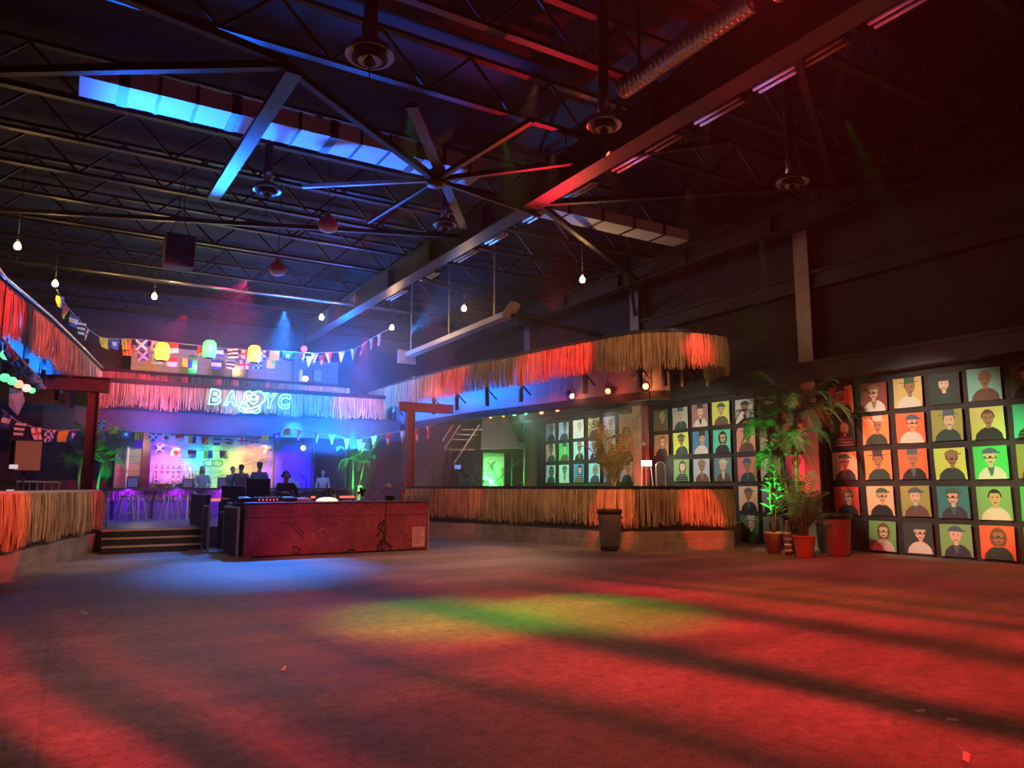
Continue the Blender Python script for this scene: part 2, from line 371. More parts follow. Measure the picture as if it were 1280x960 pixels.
# round air diffusers
def diffuser(loc, r, label):
    d = thing('ceiling_vent', label, 'vent', loc)
    MB().lathe((0, 0, .12), [(r*.35, 0), (r*.35, .35), (r*.3, .36), (r*.3, ZC-loc[2]-.12)], 18).build('duct_neck', GALV, d)
    for i, f in enumerate((1.0, .74, .48, .25)):
        MB().lathe((0, 0, -.035*i), [(r*f-.07, .10), (r*f, 0), (r*f+.004, .012), (r*f-.055, .125)], 26).build('cone_ring', BLACKG if i % 2 else GALV, d)
    MB().cyl((0, 0, -.55), .008, .6, 6).build('pull_rod', DARKSTEEL, d)
diffuser((3.2, 9.1, 7.35), .33, 'round ringed ceiling air vent nearest the entrance')
diffuser((6.85, 8.63, 7.1), .27, 'round ringed ceiling air vent glowing red below ribbed duct')
diffuser((3.1, 14.6, 7.35), .27, 'round ringed ceiling air vent with bright blue rings')
diffuser((11.4, 8.75, 7.2), .3, 'round ringed ceiling air vent in front of the upper brick wall')
diffuser((7.05, 14.7, 7.4), .26, 'round ringed ceiling air vent close to the middle girder')

# hanging red warning style lamps
REDSHADE = M('red_lamp_shade', (.6, .06, .05), .4); LENSW = M('pale_lens', (.75, .72, .72), .35)
for loc, l in (((4.49, 15.1, 7.0), 'red domed pendant lamp nearer the middle girder'), ((4.38, 18.99, 7.0), 'red domed pendant lamp lower down over the booth')):
    d = thing('pendant_lamp', l, 'lamp', loc, 0, 'red pendant lamps')
    MB().lathe((0, 0, 0), [(.2, 0), (.215, .05), (.2, .13), (.15, .2), (.07, .24), (.05, .3), (.045, .36)], 20).build('shade', REDSHADE, d); sh_ = [o for o in COL.objects if o.parent == d][0]
    MB().lathe((0, 0, 0), [(.19, .0), (.17, -.05), (.1, -.09), (.0, -.1)], 20).build('lens', LENSW, sh_)
    MB().cyl((0, 0, .36), .012, ZC-7.36, 6).build('cord', CORD, d)
d = thing('hanging_speaker_box', 'dark square speaker box hanging above the left bunting', 'speaker', (2.0, 18.6, 7.0))
MB().bbox((-.32, -.3, -.38), (.32, .3, .38)).build('cabinet', M('dark_wood_cabinet', (.09, .06, .05), .6), d, .02)
MB().bbox((-.28, -.33, -.34), (.28, -.30, .34)).build('grille', BLACK, d)
for dx in (-.25, .25): MB().tube([(dx, 0, .38), (dx*.3, 0, .8), (0, 0, ZC-7.0)], .012, 6).build('chain', DARKSTEEL, d)

# bare festoon bulbs
GLOW = M('warm_bulb_glass', (1, .8, .5), .3, emit=(1, .60, .22), es=28)
bulbs = [((22, 307), 19.9, 'far left, above the left canopy'), ((69, 354), 23.2, 'where the upper bunting starts'), ((193, 370), 23.3, 'above the mezzanine left half'),
         ((402, 396), 23.45, 'at the end of the middle girder'), ((490, 409), 23.8, 'where the upper bunting ends'), ((580, 385), 20.0, 'above the metal cable tray'), ((728, 349), 15.5, 'nearest the middle wall column')]
for (px, py), Y, l in bulbs:
    p = atY(px, py, Y); d = thing('hanging_bulb', 'glowing bare warm bulb on a cord, '+l, 'bulb', p, 0, 'bare bulbs under the roof')
    MB().lathe((0, 0, -.10), [(0, 0), (.05, .015), (.075, .06), (.07, .11), (.04, .16), (.03, .18)], 14).build('glass', GLOW, d)
    MB().cyl((0, 0, .08), .035, .09, 10).build('socket', BLACK, d)
    MB().cyl((0, 0, .17), .008, ZC-p.z-.17, 6).build('cord', CORD, d)
    point((p.x, p.y-.22, p.z-.1), 45, (1, .55, .2), .05, 'bulb_light')

# metal cable tray over the right canopy
TRAY = M('pale_metal_tray', (.5, .44, .33), .5, .4, vary=.2)
d = thing('cable_tray', 'pale metal cable tray above the right canopy turning to the wall', 'cable tray', (0, 0, 0))
MB().bar((10.6, 25.1, 6.32), (10.42, 17.6, 6.32), .3, .16).build('long_run', TRAY, d)
MB().bar((10.42, 17.62, 6.32), (10.5, 17.3, 6.6), .3, .16).build('kicked_end', TRAY, d)
MB().bar((10.5, 17.5, 6.3), (16.25, 19.0, 6.3), .1, .1).build('arm', DARKSTEEL, d)
for y in (24.6, 21.5, 18.5): MB().bbox((10.48, y-.015, 6.3), (10.52, y+.015, ZC)).build('hanger_rod', TRAY, d)
MB().bbox((10.2, 25.05, 6.0), (10.9, 25.1, 6.5)).build('end_plate', TRAY, d)

# ================================================================== PLATFORMS, CANOPIES, THATCH
RP = [(9.75, 22.9), (10.06, 21.87), (10.62, 20.1), (11.15, 18.41), (11.42, 17.1), (11.65, 15.9), (11.85, 15.15), (12.2, 14.62), (12.8, 14.25), (13.7, 13.92), (14.78, 13.65)]
plat = RP+[(15.2, 14.0), (16.58, 15.0), (16.58, 33.3), (9.6, 33.3)]
o = MB().prism(plat, 0, .56).build('floor_platform_right', [BLOCK]); struct(o, 'raised right platform on a concrete block wall', 'platform')
LP = [(-2.3, 9.6), (-1.5, 12.2), (-.74, 14.98), (.05, 18.0), (.85, 21.0)]
o = MB().prism([(-6.98, 9.6)]+LP+[(.85, 21.6), (-6.98, 21.6)], 0, .56).build('floor_platform_left', [BLOCK]); struct(o, 'raised left platform on a concrete block wall', 'platform')
BARFLOOR = M('bar_floor_paint', (.17, .17, .18), .4, vary=.3)
o = MB().bbox((-6.98, 21.6, 0), (.85, 33.3, .52)).bbox((.85, 20.75, 0), (8.2, 33.3, .52)).bbox((8.2, 23.2, 0), (9.74, 33.3, .52)).build('floor_bar', [BARFLOOR]); struct(o, 'raised bar floor behind the steps catching blue light', 'platform')
EDGE = M('worn_step_edge', (.55, .42, .25), .5)  # tan strip colour, paler than the black treads
def steps(x0, x1, y, label, n=3, run=.3):
    d = thing('steps', label, 'steps', (x0, y, 0))
    for i in range(n):
        MB().bbox((0, run*i, 0 if i == 0 else .001), (x1-x0, run*(i+1)-.002, .172*(i+1))).build('tread', BLACK, d)
        MB().bbox((0, run*i-.012, .172*(i+1)-.035), (x1-x0, run*i+.05, .172*(i+1)+.004)).build('nosing', EDGE, d)
    return d
steps(.9, 3.1, 19.84, 'wide black steps with worn bright edges up to the bar')
steps(8.25, 9.7, 22.28, 'narrow steps beside the right platform behind the booth')

def smooth(pts, closed=True, k=4):
    out = []; n_ = len(pts); P = [V(p) for p in pts]
    for i in range(n_ if closed else n_-1):
        p0, p1, p2, p3 = (P[(i-1) % n_], P[i], P[(i+1) % n_], P[(i+2) % n_]) if closed else (P[max(i-1, 0)], P[i], P[i+1], P[min(i+2, n_-1)])
        for j in range(k):
            t = j/k; out.append(.5*((2*p1)+(p2-p0)*t+(2*p0-5*p1+4*p2-p3)*t*t+(3*p1-p0-3*p2+p3)*t**3))
    if not closed: out.append(P[-1])
    return out
def resample(path, ds):
    out = []; 
    for a, b in zip(path, path[1:]):
        a, b = V(a), V(b); L = (b-a).length; n = max(1, int(L/ds))
        for i in range(n): out.append((a+(b-a)*(i/n), (b-a).normalized()))
    return out
def fringe(name, path, L, label, side=1, per_m=46, group=None, off=.03, lj=.12):
    """raffia strands hung along a 3d path; side = outward direction"""
    b = MB(); bm = b.bm
    for layer in range(2):
        for p, t in resample([V(q) for q in path], 1/per_m):
            o = V((t.y, -t.x, 0)).normalized()*side
            ln = L*(1+random.uniform(-lj, lj*.6)+.05*math.sin(p.x*3.1+p.y*2.3)); w = random.uniform(.012, .024)
            q = p+t*random.uniform(-.02, .02)+o*(off+layer*.03+random.uniform(0, .03)); q.z += random.uniform(-.015, .015)
            dx = random.gauss(0, .035); do = random.uniform(-.01, .05); tw = random.uniform(-.6, .6); prev = None
            for k in range(4):
                f = k/3; c = q+t*(dx*f*f)+o*(do*math.sin(f*2.6)); c.z -= ln*f
                ww = w*(1.0-.55*f); a = tw+f*random.uniform(-.5, .5)
                u = (t*math.cos(a)+o*math.sin(a))*ww; v = (o*math.cos(a)-t*math.sin(a))*ww*.6
                ring = [bm.verts.new(c-u), bm.verts.new(c+v), bm.verts.new(c+u)]
                if prev:
                    for j in range(3): bm.faces.new((prev[j], prev[(j+1) % 3], ring[(j+1) % 3], ring[j]))
                prev = ring
    o = b.build(name, STRAW); tag(o, label, 'thatch fringe', group)
    return o
def backing(path, z0, z1, mat, th=.05):
    b = MB()
    for a, c in zip(path, path[1:]): b.bar((a[0], a[1], (z0+z1)/2), (c[0], c[1], (z0+z1)/2), th, z1-z0)
    return b
def offs(path, d):
    out = []
    for i, p in enumerate(path):
        a = V(path[max(0, i-1)][:2]); c = V(path[min(len(path)-1, i+1)][:2]); t = (c-a).normalized()
        out.append((p[0]-t.y*d, p[1]+t.x*d))
    return out

# right platform parapet: black panel, rail, fringe.  path runs far -> near, outside lies to its right (side=+1 uses (ty,-tx))
rp = RP
def seg3(path, z): return [(p[0], p[1], z) for p in path]
rin = offs(rp, .06)
struct(backing(rin, .56, 1.46, BLACK).build('parapet_right', BLACK), 'black parapet board behind the right platform thatch', 'parapet')
d = tag(backing(offs(rp, .05), 1.47, 1.56, BLACKG, .2).build('counter_rail', BLACKG), 'black ledge rail along the top of the right platform', 'rail')
fringe('thatch_skirt', smooth(seg3(rp, 1.47), False, 4), .88, 'straw thatch skirt along the front of the right platform', 1)
struct(backing(offs(rp, -.02), .50, .60, BLACKG, .06).build('trim_1', BLACKG), 'dark angle trim under the right thatch skirt', 'trim')
struct(backing(offs(LP, .06), .56, 1.40, BLACK).build('parapet_left', BLACK), 'black parapet board behind the left platform thatch', 'parapet')
COUNTER = M('pale_counter_top', (.62, .6, .5), .4)
d = tag(backing(offs(LP, .22), 1.42, 1.47, COUNTER, .46).build('platform_counter', COUNTER), 'pale counter top along the left platform edge', 'counter')
fringe('thatch_skirt', seg3(LP, 1.42), .86, 'straw thatch skirt along the front of the left platform', 1)
struct(backing(offs(LP, -.02), .50, .58, BLACKG, .06).build('trim_2', BLACKG), 'dark angle trim under the left thatch skirt', 'trim')

# right canopy
ZR = 5.35
rc = [atZ(x, y, ZR) for x, y in ((463, 490), (560, 463), (640, 447), (720, 431), (790, 418), (830, 415.5), (860, 416), (885, 418), (905, 422))]
rc = [(p.x, p.y) for p in rc]+[(15.1, 14.15), (15.45, 15.0), (16.2, 15.9)]
struct(MB().prism(rc+[(16.55, 16.0), (16.55, 33.3), (11.0, 33.3)], ZR-.06, ZR+.1).build('canopy_right', BLACK), 'black flat canopy roof above the right platform', 'canopy')
fringe('canopy_thatch', smooth(seg3(rc, ZR-.02), False, 4), .84, 'straw thatch fringe around the edge of the right canopy', 1, off=.02)
RECESS = M('recess_board', (.26, .27, .3), .7, vary=.2)
struct(MB().prism(offs(rc[:8], .12)+[(15.0, 15.5), (15.0, 28.5)], ZR-.11, ZR-.065).build('ceiling_canopy', RECESS), 'pale boarded underside of the right canopy glowing blue at its far end', 'ceiling')
rin = offs(rc[:6], 1.0)
struct(backing(rin, 3.95, ZR-.06, RECESS, .06).build('soffit_right', RECESS), 'blue lit board set back under the right canopy', 'soffit')
struct(backing(offs(rc[:6], .92), 3.78, 4.0, BLACK, .2).build('trim_3', BLACK), 'dark ledge below the right recess board', 'trim')
for i, (p, t) in enumerate(resample([V((a[0], a[1], 0)) for a in offs(rc[:8], .35)], 1.45)):
    struct(MB().bbox((p.x-.05, p.y-.05, 4.05), (p.x+.05, p.y+.05, ZR-.05)).bar((p.x, p.y, 4.6), (p.x+.4, p.y+.1, 4.3), .04).build('canopy_bracket', BLACKG), 'black bracket hanging under the right canopy, number %d from the far end' % (i+1), 'bracket')
# left canopy
ZL = 5.1
lc = [atZ(x, y, ZL) for x, y in ((0, 357), (30, 381), (60, 405), (95, 437), (125, 466))]
lc = [(-1.9, 10.5), (-1.45, 13.2)]+[(p.x, p.y) for p in lc]
struct(MB().prism(offs(lc, .12)+[(-6.9, 26.0), (-6.9, 10.5)], ZL-.09, ZL-.045).build('ceiling_canopy', RECESS), 'pale boarded underside of the left canopy glowing blue', 'ceiling')
struct(MB().prism(lc+[(-6.98, 26.0), (-6.98, 10.5)], ZL-.04, ZL+.12).build('canopy_left', BLACK), 'black flat canopy roof above the left platform', 'canopy')
fringe('canopy_thatch', seg3(lc, ZL), .82, 'straw thatch fringe around the edge of the left canopy', 1, off=.02)
b = MB().tube([(p[0]+.05, p[1], ZL+.17) for p in lc], .035, 8); tag(b.build('edge_pipe', GALV), 'thin metal pipe along the top edge of the left canopy', 'pipe')
lin = offs(lc, 1.0)
struct(backing(lin, 4.4, ZL-.04, RECESS, .06).build('soffit_left', RECESS), 'blue lit board set back under the left canopy', 'soffit')
for i, (p, t) in enumerate(resample([V((a[0], a[1], 0)) for a in offs(lc[1:], .35)], 1.5)):
    struct(MB().bbox((p.x-.05, p.y-.05, 3.75), (p.x+.05, p.y+.05, ZL-.03)).build('canopy_bracket', BLACKG), 'black bracket hanging under the left canopy, number %d from the near end' % (i+1), 'bracket')

# portal posts
def portal(x, y, x0, x1, zt, label, h=.38):
    d = thing('steel_post', label, 'post', (x, y, .0))
    b = MB(); b.bbox((-.13, -.13, 0), (-.10, .13, zt-h)); b.bbox((.10, -.13, 0), (.13, .13, zt-h)); b.bbox((-.1, -.02, 0), (.1, .02, zt-h)); b.build('upright', REDSTEEL, d)
    b = MB(); b.bbox((x0-x, -.14, zt-.03), (x1-x, .14, zt)); b.bbox((x0-x, -.14, zt-h), (x1-x, .14, zt-h+.03)); b.bbox((x0-x, -.03, zt-h+.03), (x1-x, .03, zt-.03)); b.build('crossbeam', REDSTEEL, d)
    return d
d = portal(.56, 21.7, -1.2, .9, 4.32, 'dark red steel post with short crossbeam beside the left platform'); d.location.z = .0
d = portal(9.9, 23.15, 9.5, 11.5, 4.35, 'dark red steel post with short crossbeam beside the right platform', .3)

# ---- back: mezzanine
YF = 27.0
struct(MB().bbox((.9, YF+.1, 4.1), (10.6, YB-.02, 4.22)).build('floor_mezzanine', DECK), 'mezzanine floor slab above the bar', 'floor')
struct(MB().bbox((.86, YF, 4.05), (10.6, YF+.08, 4.95)).build('fascia_lower', BLACK), 'black fascia board of the mezzanine behind thatch', 'fascia')
struct(MB().bbox((.84, YF-.14, 4.86), (10.65, YF+.5, 5.0)).build('trim_4', BLACK), 'black ledge on top of the lower mezzanine thatch', 'trim')
fringe('mezzanine_valance', [(.86, YF, 4.9), (10.6, YF, 4.9)], .82, 'long straw thatch fringe behind the neon letters', 1, 40)
struct(MB().bbox((.8, 28.7, 4.95), (9.6, 28.78, 5.5)).build('fascia_upper', BLACK), 'black railing board at the mezzanine edge', 'fascia')
fringe('mezzanine_valance', [(.8, 28.68, 5.46), (9.6, 28.68, 5.46)], .6, 'upper straw thatch fringe on the mezzanine railing', 1, 40)
struct(MB().bbox((.78, 28.55, 5.44), (9.62, 28.85, 5.54)).build('trim_5', BLACK), 'black cap on the mezzanine railing', 'trim')
SOFF = M('soffit_paint', (.07, .08, .12), .7, vary=.2)
struct(MB().bbox((-1.5, YF+.12, 3.3), (11.2, YF+.24, 4.08)).build('soffit_bar', SOFF), 'dark bulkhead above the bar opening', 'soffit')
struct(MB().bbox((-6.9, YF+.2, 3.95), (11.2, YB-.05, 4.08)).build('ceiling_bar', SOFF), 'low dark ceiling over the bar', 'ceiling')
# walls of the bar room
BARBACK = M('bar_back_wall', (.10, .085, .09), .7, vary=.25)
struct(MB().bbox((-6.9, 30.9, .52), (11.2, 31.0, 3.95)).build('wall_bar', BARBACK), 'dark wall behind the bar', 'wall')
struct(MB().bbox((9.1, 27.4, .52), (9.2, 30.9, 3.95)).build('wall_passage', BARBACK), 'dark side wall right of the purple doorway', 'wall')
# painted wall behind right of the booth
struct(MB().bbox((9.8, 29.0, .56), (16.5, 29.1, 5.2)).build('wall_far', M('maroon_wall', (.16, .08, .07), .7, vary=.3)), 'brown red wall at the back of the right platform', 'wall')
struct(MB().bbox((-6.9, 26.3, .52), (-.6, 26.4, 3.95)).build('wall_lounge', M('dark_lounge_wall', (.05, .04, .05), .7, vary=.3)), 'dark wall at the back of the left platform', 'wall')

# ================================================================== BAR
BARW = M('bar_front_paint', (.16, .11, .16), .55, vary=.3)
d = thing('bar_counter', 'long bar counter with straw trimmed front under purple light', 'bar', (0, 0, 0))
MB().bbox((.95, 26.5, .52), (9.0, 26.56, 1.4)).build('front_panel', BARW, d)
MB().bbox((.9, 26.1, 1.42), (9.0, 26.9, 1.5)).build('counter_top', M('dark_bar_top', (.16, .06, .07), .35), d)
fb = fringe('skirt', [(.95, 26.48, 1.4), (5.2, 26.48, 1.4)], .3, 'straw', 1, 26); 
for k in ('label', 'category'): del fb[k]
fb.parent = d
for k in range(7): MB().bbox((1.4+k*1.1, 26.45, .56), (1.46+k*1.1, 26.5, 1.38)).build('batten', BLACK, d)

# mural
MB_ = MB()
m, nt, bs = nodemat('mural_wash'); tc = N(nt, 'ShaderNodeTexCoord'); nz = N(nt, 'ShaderNodeTexNoise', Scale=1.4, Detail=7.0); nt.links.new(tc.outputs['Object'], nz.inputs['Vector'])
c = ramp(nt, nz.outputs['Fac'], [(.36, (.30, .27, .22)), (.5, (.58, .54, .45)), (.62, (.75, .7, .6))])
brk = N(nt, 'ShaderNodeTexBrick', Scale=1.0); brk.inputs['Brick Width'].default_value = .95; brk.inputs['Row Height'].default_value = .42; brk.inputs['Mortar Size'].default_value = .008
brk.inputs['Color1'].default_value = (1, 1, 1, 1); brk.inputs['Color2'].default_value = (.9, .9, .88, 1); brk.inputs['Mortar'].default_value = (.4, .38, .35, 1)
sp = N(nt, 'ShaderNodeSeparateXYZ'); cb = N(nt, 'ShaderNodeCombineXYZ'); nt.links.new(tc.outputs['Object'], sp.inputs[0]); nt.links.new(sp.outputs['X'], cb.inputs[0]); nt.links.new(sp.outputs['Z'], cb.inputs[1]); nt.links.new(cb.outputs[0], brk.inputs['Vector'])
nt.links.new(mixc(nt, .8, c, brk.outputs['Color'], 'MULTIPLY'), bs.inputs['Base Color']); bs.inputs['Roughness'].default_value = .8
d = thing('wall_mural', 'large pale panelled mural with curved chart lines behind the bar', 'mural', (0, 30.86, 0))
MB().bbox((2.8, 0, 1.3), (7.3, .04, 3.45)).build('panel', m, d)
MLINE = M('mural_line_paint', (.85, .8, .62), .8)
for pts in ([(2.9, 2.9), (3.4, 2.7), (4.0, 2.6), (4.8, 2.72), (5.4, 2.95)], [(3.0, 2.2), (3.8, 2.35), (4.6, 2.5), (5.2, 2.8)], [(4.5, 2.0), (4.8, 2.7), (5.0, 3.2)], [(4.9, 1.9), (5.6, 2.15), (6.3, 2.5), (7.2, 2.8)], [(4.6, 1.8), (4.7, 2.2), (5.1, 2.9)], [(3.2, 1.7), (3.9, 2.05), (4.4, 1.8)]):
    MB().tube([(x, -.006, z) for x, z in pts], .014, 5).build('chart_line', MLINE, d)
RINGP = M('mural_ring_paint', (.35, .2, .12), .8)
for cx in (4.86, 5.16): MB().tube([(cx+.2*math.cos(a*.3927), -.008, 2.44+.13*math.sin(a*.3927)) for a in range(16)], .02, 5, True).build('ring_mark', RINGP, d)
struct(MB().bbox((7.3, 30.7, .52), (7.5, 30.9, 3.9)).build('trim_6', TANPLANK), 'brown post at the right edge of the mural', 'trim')
# beige lit panel left of the mural
p0, p1 = atY(145, 562, 29.5), atY(178, 607, 29.5)
struct(MB().bbox((p0.x, 29.5, .52), (p1.x+.1, 29.56, p0.z+.05)).build('wall_panel', WALLBOARD), 'beige planked wall panel left of the mural', 'wall panel')
MB_ = None
p = atY(157, 607, 29.3); tag(MB().cyl((p.x, 29.3, .52), .05, 2.4, 10).build('white_pipe', WHITE), 'white upright pipe in front of the beige wall panel', 'pipe')
struct(MB().bbox((atY(178.5, 560, 29.2).x, 29.2, .52), (atY(189, 560, 29.2).x, 29.5, 3.9)).build('column', MAROON), 'dark maroon column between the beige panel and the mural', 'column')

# back shelf and bottles
d = thing('bottle_shelf', 'lit wooden bottle shelf at the left end of the mural', 'shelf', (2.85, 30.2, 0))
MB().bbox((0, 0, .53), (1.45, .4, 1.35)).build('cabinet', M('shelf_wood', (.3, .2, .12), .5), d)
for z in (1.68, 2.02): MB().bbox((.02, .1, z), (1.4, .35, z+.025)).build('shelf_board', EDGE, d)
for x in (.02, 1.38): MB().bbox((x, .1, 1.35), (x+.03, .35, 2.045)).build('side_post', EDGE, d)
BOT = [M('bottle_amber', (.5, .2, .04), .15), M('bottle_clear', (.75, .75, .7), .1), M('bottle_green', (.08, .3, .1), .15), M('bottle_red', (.5, .06, .05), .2)]
BLN = ['amber', 'clear', 'green', 'red']
LBL = M('bottle_paper_band', (.8, .72, .55), .6)
bprof = [(.04, 0), (.045, .02), (.045, .17), (.02, .22), (.016, .29), (.018, .3)]
bmesh_ = [MB().lathe((0, 0, 0), bprof, 10).mesh('bottle', m_) for m_ in BOT]
lmesh = MB().cyl((0, 0, .06), .047, .08, 10).mesh('paper_band', LBL)
n = 0
for row, z in ((0, 1.352), (1, 1.707), (2, 2.047)):
    for k in range(7):
        i = (k*3+row*2+k//2) % 4
        o = inst('bottle', bmesh_[i], None, (2.98+k*.19, 30.4+.02*(k % 2), z)); tag(o, '%s bottle, %s from the left on the %s of the lit bar shelf' % (BLN[i], ['first', 'second', 'third', 'fourth', 'fifth', 'sixth', 'seventh'][k], ['bottom board', 'middle board', 'top board'][row]), 'bottle', 'bottles on the bar shelf')
        inst('paper_band', lmesh, o)
# small frames on bar top
PINK = M('pinkish_card', (.6, .35, .33), .6)
for (px, w, h, l) in ((166, .34, .36, 'dark framed card on the bar in front of the beige panel'), (235, .34, .3, 'dark framed card on the bar beside the lit bottle shelf'), (278, .3, .34, 'dark framed card on the bar left of the seated silhouettes')):
    p = atY(px, 605, 26.4); d = thing('frame_card', l, 'card stand', (p.x, 26.4, 1.5), 0, 'framed cards on the bar')
    MB().bbox((-w/2, -.015, 0), (w/2, .015, .03)).bbox((-w/2, -.015, h-.03), (w/2, .015, h)).bbox((-w/2, -.015, .03), (-w/2+.03, .015, h-.03)).bbox((w/2-.03, -.015, .03), (w/2, .015, h-.03)).build('frame', BLACK, d)
    MB().bbox((-w/2+.03, -.005, .03), (w/2-.03, .005, h-.03)).build('card', PINK, d)
    MB().bbox((-w/2, -.05, -.0), (w/2, .08, .012)).build('foot', BLACK, d)
# glasses / cups on the bar
CUP = M('cup_plastic', (.7, .7, .68), .3)
for i, (px, l) in enumerate(((217, 'left of the bottle shelf card'), (262, 'beside the long haired woman'), (246, 'just left of the long haired woman'), (312, 'between the two broad silhouettes'))):
    p = atY(px, 605, 26.3); tag(MB().lathe((p.x, 26.3, 1.5), [(.032, 0), (.045, .12), (.04, .12), (.03, .01)], 12).build('cup', CUP), 'pale cup on the bar '+l, 'cup', 'cups on the bar')

# stools
def stool_tree():
    d = thing('bar_stool', '', 'stool')
    MB().lathe((0, 0, .72), [(.0, 0), (.17, 0), (.185, .02), (.18, .04), (0, .045)], 20).build('seat', M('stool_seat', (.45, .2, .15), .4), d)
    ST = M('stool_leg_metal', (.62, .55, .45), .35, .5)
    for sx, sy in ((1, 1), (-1, 1), (-1, -1), (1, -1)): MB().bar((sx*.12, sy*.12, .73), (sx*.21, sy*.21, 0), .035).build('leg', ST, d)
    b = MB(); c = [(.185, .185, .25), (-.185, .185, .25), (-.185, -.185, .25), (.185, -.185, .25)]
    for i in range(4): b.bar(c[i], c[(i+1) % 4], .018)
    b.build('footrest', ST, d); return d
proto = stool_tree()
for i, (x, y, l) in enumerate(((1.72, 25.35, 'leftmost bar stool, dark, near the white rail'), (2.95, 25.35, 'middle bar stool with pale legs at the purple bar front'), (3.45, 25.45, 'bar stool with lit red seat nearest the step rail'), (2.05, 25.9, 'dark bar stool tucked against the bar behind the leftmost stool'))):
    o = proto if i == 0 else copy_tree(proto); o.location = (x, y, .52); o.rotation_euler.z = .3*i; o['label'] = l; o['group'] = 'stools along the bar'
# step hand rails
for x, l, mat in ((3.26, 'slanted metal hand rail right of the wide steps', M('rail_tan', (.45, .3, .22), .5)), (1.05, 'pale metal hand rail at the left of the wide steps', WHITE)):
    d = thing('hand_rail', l, 'rail', (x, 20.9, .52))
    MB().tube([(0, 2.2, .0), (0, 2.0, .86), (0, -.9 if x > 2 else .2, .86 if x < 2 else .25)], .03, 8).build('handrail', mat, d)
    MB().cyl((0, 1.0, 0), .02, .75, 8).build('baluster', mat, d)
d = thing('step_side_panel', 'dark panel closing the right side of the wide steps', 'panel', (3.12, 19.9, 0))
MB().bbox((0, 0, 0), (.08, 2.6, 1.3)).build('board', BLACK, d); MB().bbox((-.02, 0, 1.3), (.1, 2.6, 1.34)).build('cap', DARKSTEEL, d)

# purple doorway
p0, p1 = atY(356, 556, 30.5), atY(391, 605, 30.5)
struct(MB().bbox((p0.x, 30.84, .52), (p1.x, 30.88, p0.z)).build('door_1', M('blue_violet_door', (.25, .22, .7), .6)), 'pale doorway panel flooded with deep blue light', 'door')  # blue of the light in the open doorway is put into this panel
struct(MB().bbox((p0.x-.14, 30.72, .52), (p0.x, 30.9, p0.z+.1)).bbox((p1.x, 30.72, .52), (p1.x+.1, 30.9, p0.z+.1)).bbox((p0.x-.14, 30.72, p0.z), (p1.x+.1, 30.9, p0.z+.1)).build('trim_7', TANPLANK), 'frame around the blue lit doorway', 'trim')
p = atY(365, 596, 29.6); d = thing('barrel_drum', 'pinkish drum with a pale top inside the blue doorway', 'drum', (p.x, 29.6, .52))
MB().lathe((0, 0, 0), [(.34, 0), (.36, .03), (.36, .5), (.37, .52), (.36, .54), (.36, 1.12), (.34, 1.15)], 24).build('body', M('drum_pink', (.6, .35, .4), .5), d); MB().lathe((0, 0, 1.15), [(.3, 0), (.3, .05), (.12, .08), (.1, .2), (0, .22)], 20).build('lid', WHITE, d)
p = atY(379, 560, 29.0); o = thing('pendant_lamp', 'small white globe pendant in the blue doorway', 'lamp', (p.x, 29.0, p.z))
MB().sph((0, 0, 0), .09, 14).build('globe', M('lit_globe', (1, 1, 1), .3, emit=(.7, .75, 1), es=14), o); MB().cyl((0, 0, .09), .01, 3.95-p.z-.09, 6).build('cord', CORD, o)

# ================================================================== MEZZANINE CONTENT
struct(MB().bbox((2.0, 32.0, 4.22), (10.2, 32.06, 7.0)).build('wall_mezzanine', WALLBOARD), 'beige planked wall at the back of the mezzanine', 'wall')
BOOTH = M('booth_upholstery', (.05, .05, .07), .7)
for px0, px1, py, l in ((236, 246, 443, 'narrow'), (266, 281, 448, 'wide arched'), (292, 310, 446, 'tallest arched')):
    a, c = atY(px0, py, 30.0), atY(px1, py, 30.0); r = (c.x-a.x)/2; cx = (a.x+c.x)/2
    d = thing('high_back_booth', l+' dark high backed booth seat on the mezzanine', 'booth seat', (cx, 30.0, 4.22), 0, 'booth seats on the mezzanine'); zt = a.z-4.22
    poly = [(-r*1.15, 0), (r*1.15, 0)]+[(r*1.1*math.cos(t*.2856), zt-r+r*math.sin(t*.2856)) for t in range(12)]
    me = MB(); A = [me.bm.verts.new((x, -.06, z)) for x, z in poly]; B = [me.bm.verts.new((x, .06, z)) for x, z in poly]
    me.bm.faces.new(A); me.bm.faces.new(B[::-1])
    for i in range(len(A)): me.bm.faces.new((A[i], A[(i+1) % len(A)], B[(i+1) % len(A)], B[i]))
    me.build('backrest', BOOTH, d); MB().bbox((-r*1.15, -.6, 0), (r*1.15, -.06, .45)).build('seat', BOOTH, d)
# lanterns
def lantern(px, py, col, nm, l):
    p = atY(px, py-1, 26.25); d = thing('hanging_lantern', l, 'lantern', p)
    g = M('lantern_'+nm, col, .5, emit=col, es=2.2)
    MB().lathe((0, 0, -.32), [(.1, 0), (.2, .06), (.23, .3), (.2, .52), (.12, .6)], 16).build('shade', g, d)
    for z in (-.33, .27): MB().lathe((0, 0, z), [(.1, 0), (.13, .01), (.13, .04), (.1, .05)], 16).build('ring_cap', BLACK, d)
    MB().cyl((0, 0, .3), .01, ZC-p.z-.3, 6).build('cord', CORD, d)
    point((p.x, p.y-.5, p.z), 30, col, .1, 'lantern_light'); point((p.x+.1, p.y+3.6, p.z-.1), 90, col, .1, 'lantern_light')
lantern(203, 440, (1, .72, .05), 'yellow', 'glowing yellow lantern hanging left over the mezzanine')
lantern(262, 437, (.1, 1, .2), 'green', 'glowing green lantern hanging in the middle of the mezzanine')
lantern(318, 443, (1, .6, .08), 'orange', 'glowing orange lantern hanging right over the neon letters')
p = atY(380, 436, 28.5); d = thing('pendant_lamp', 'small red globe pendant at the right end of the bunting', 'lamp', p)
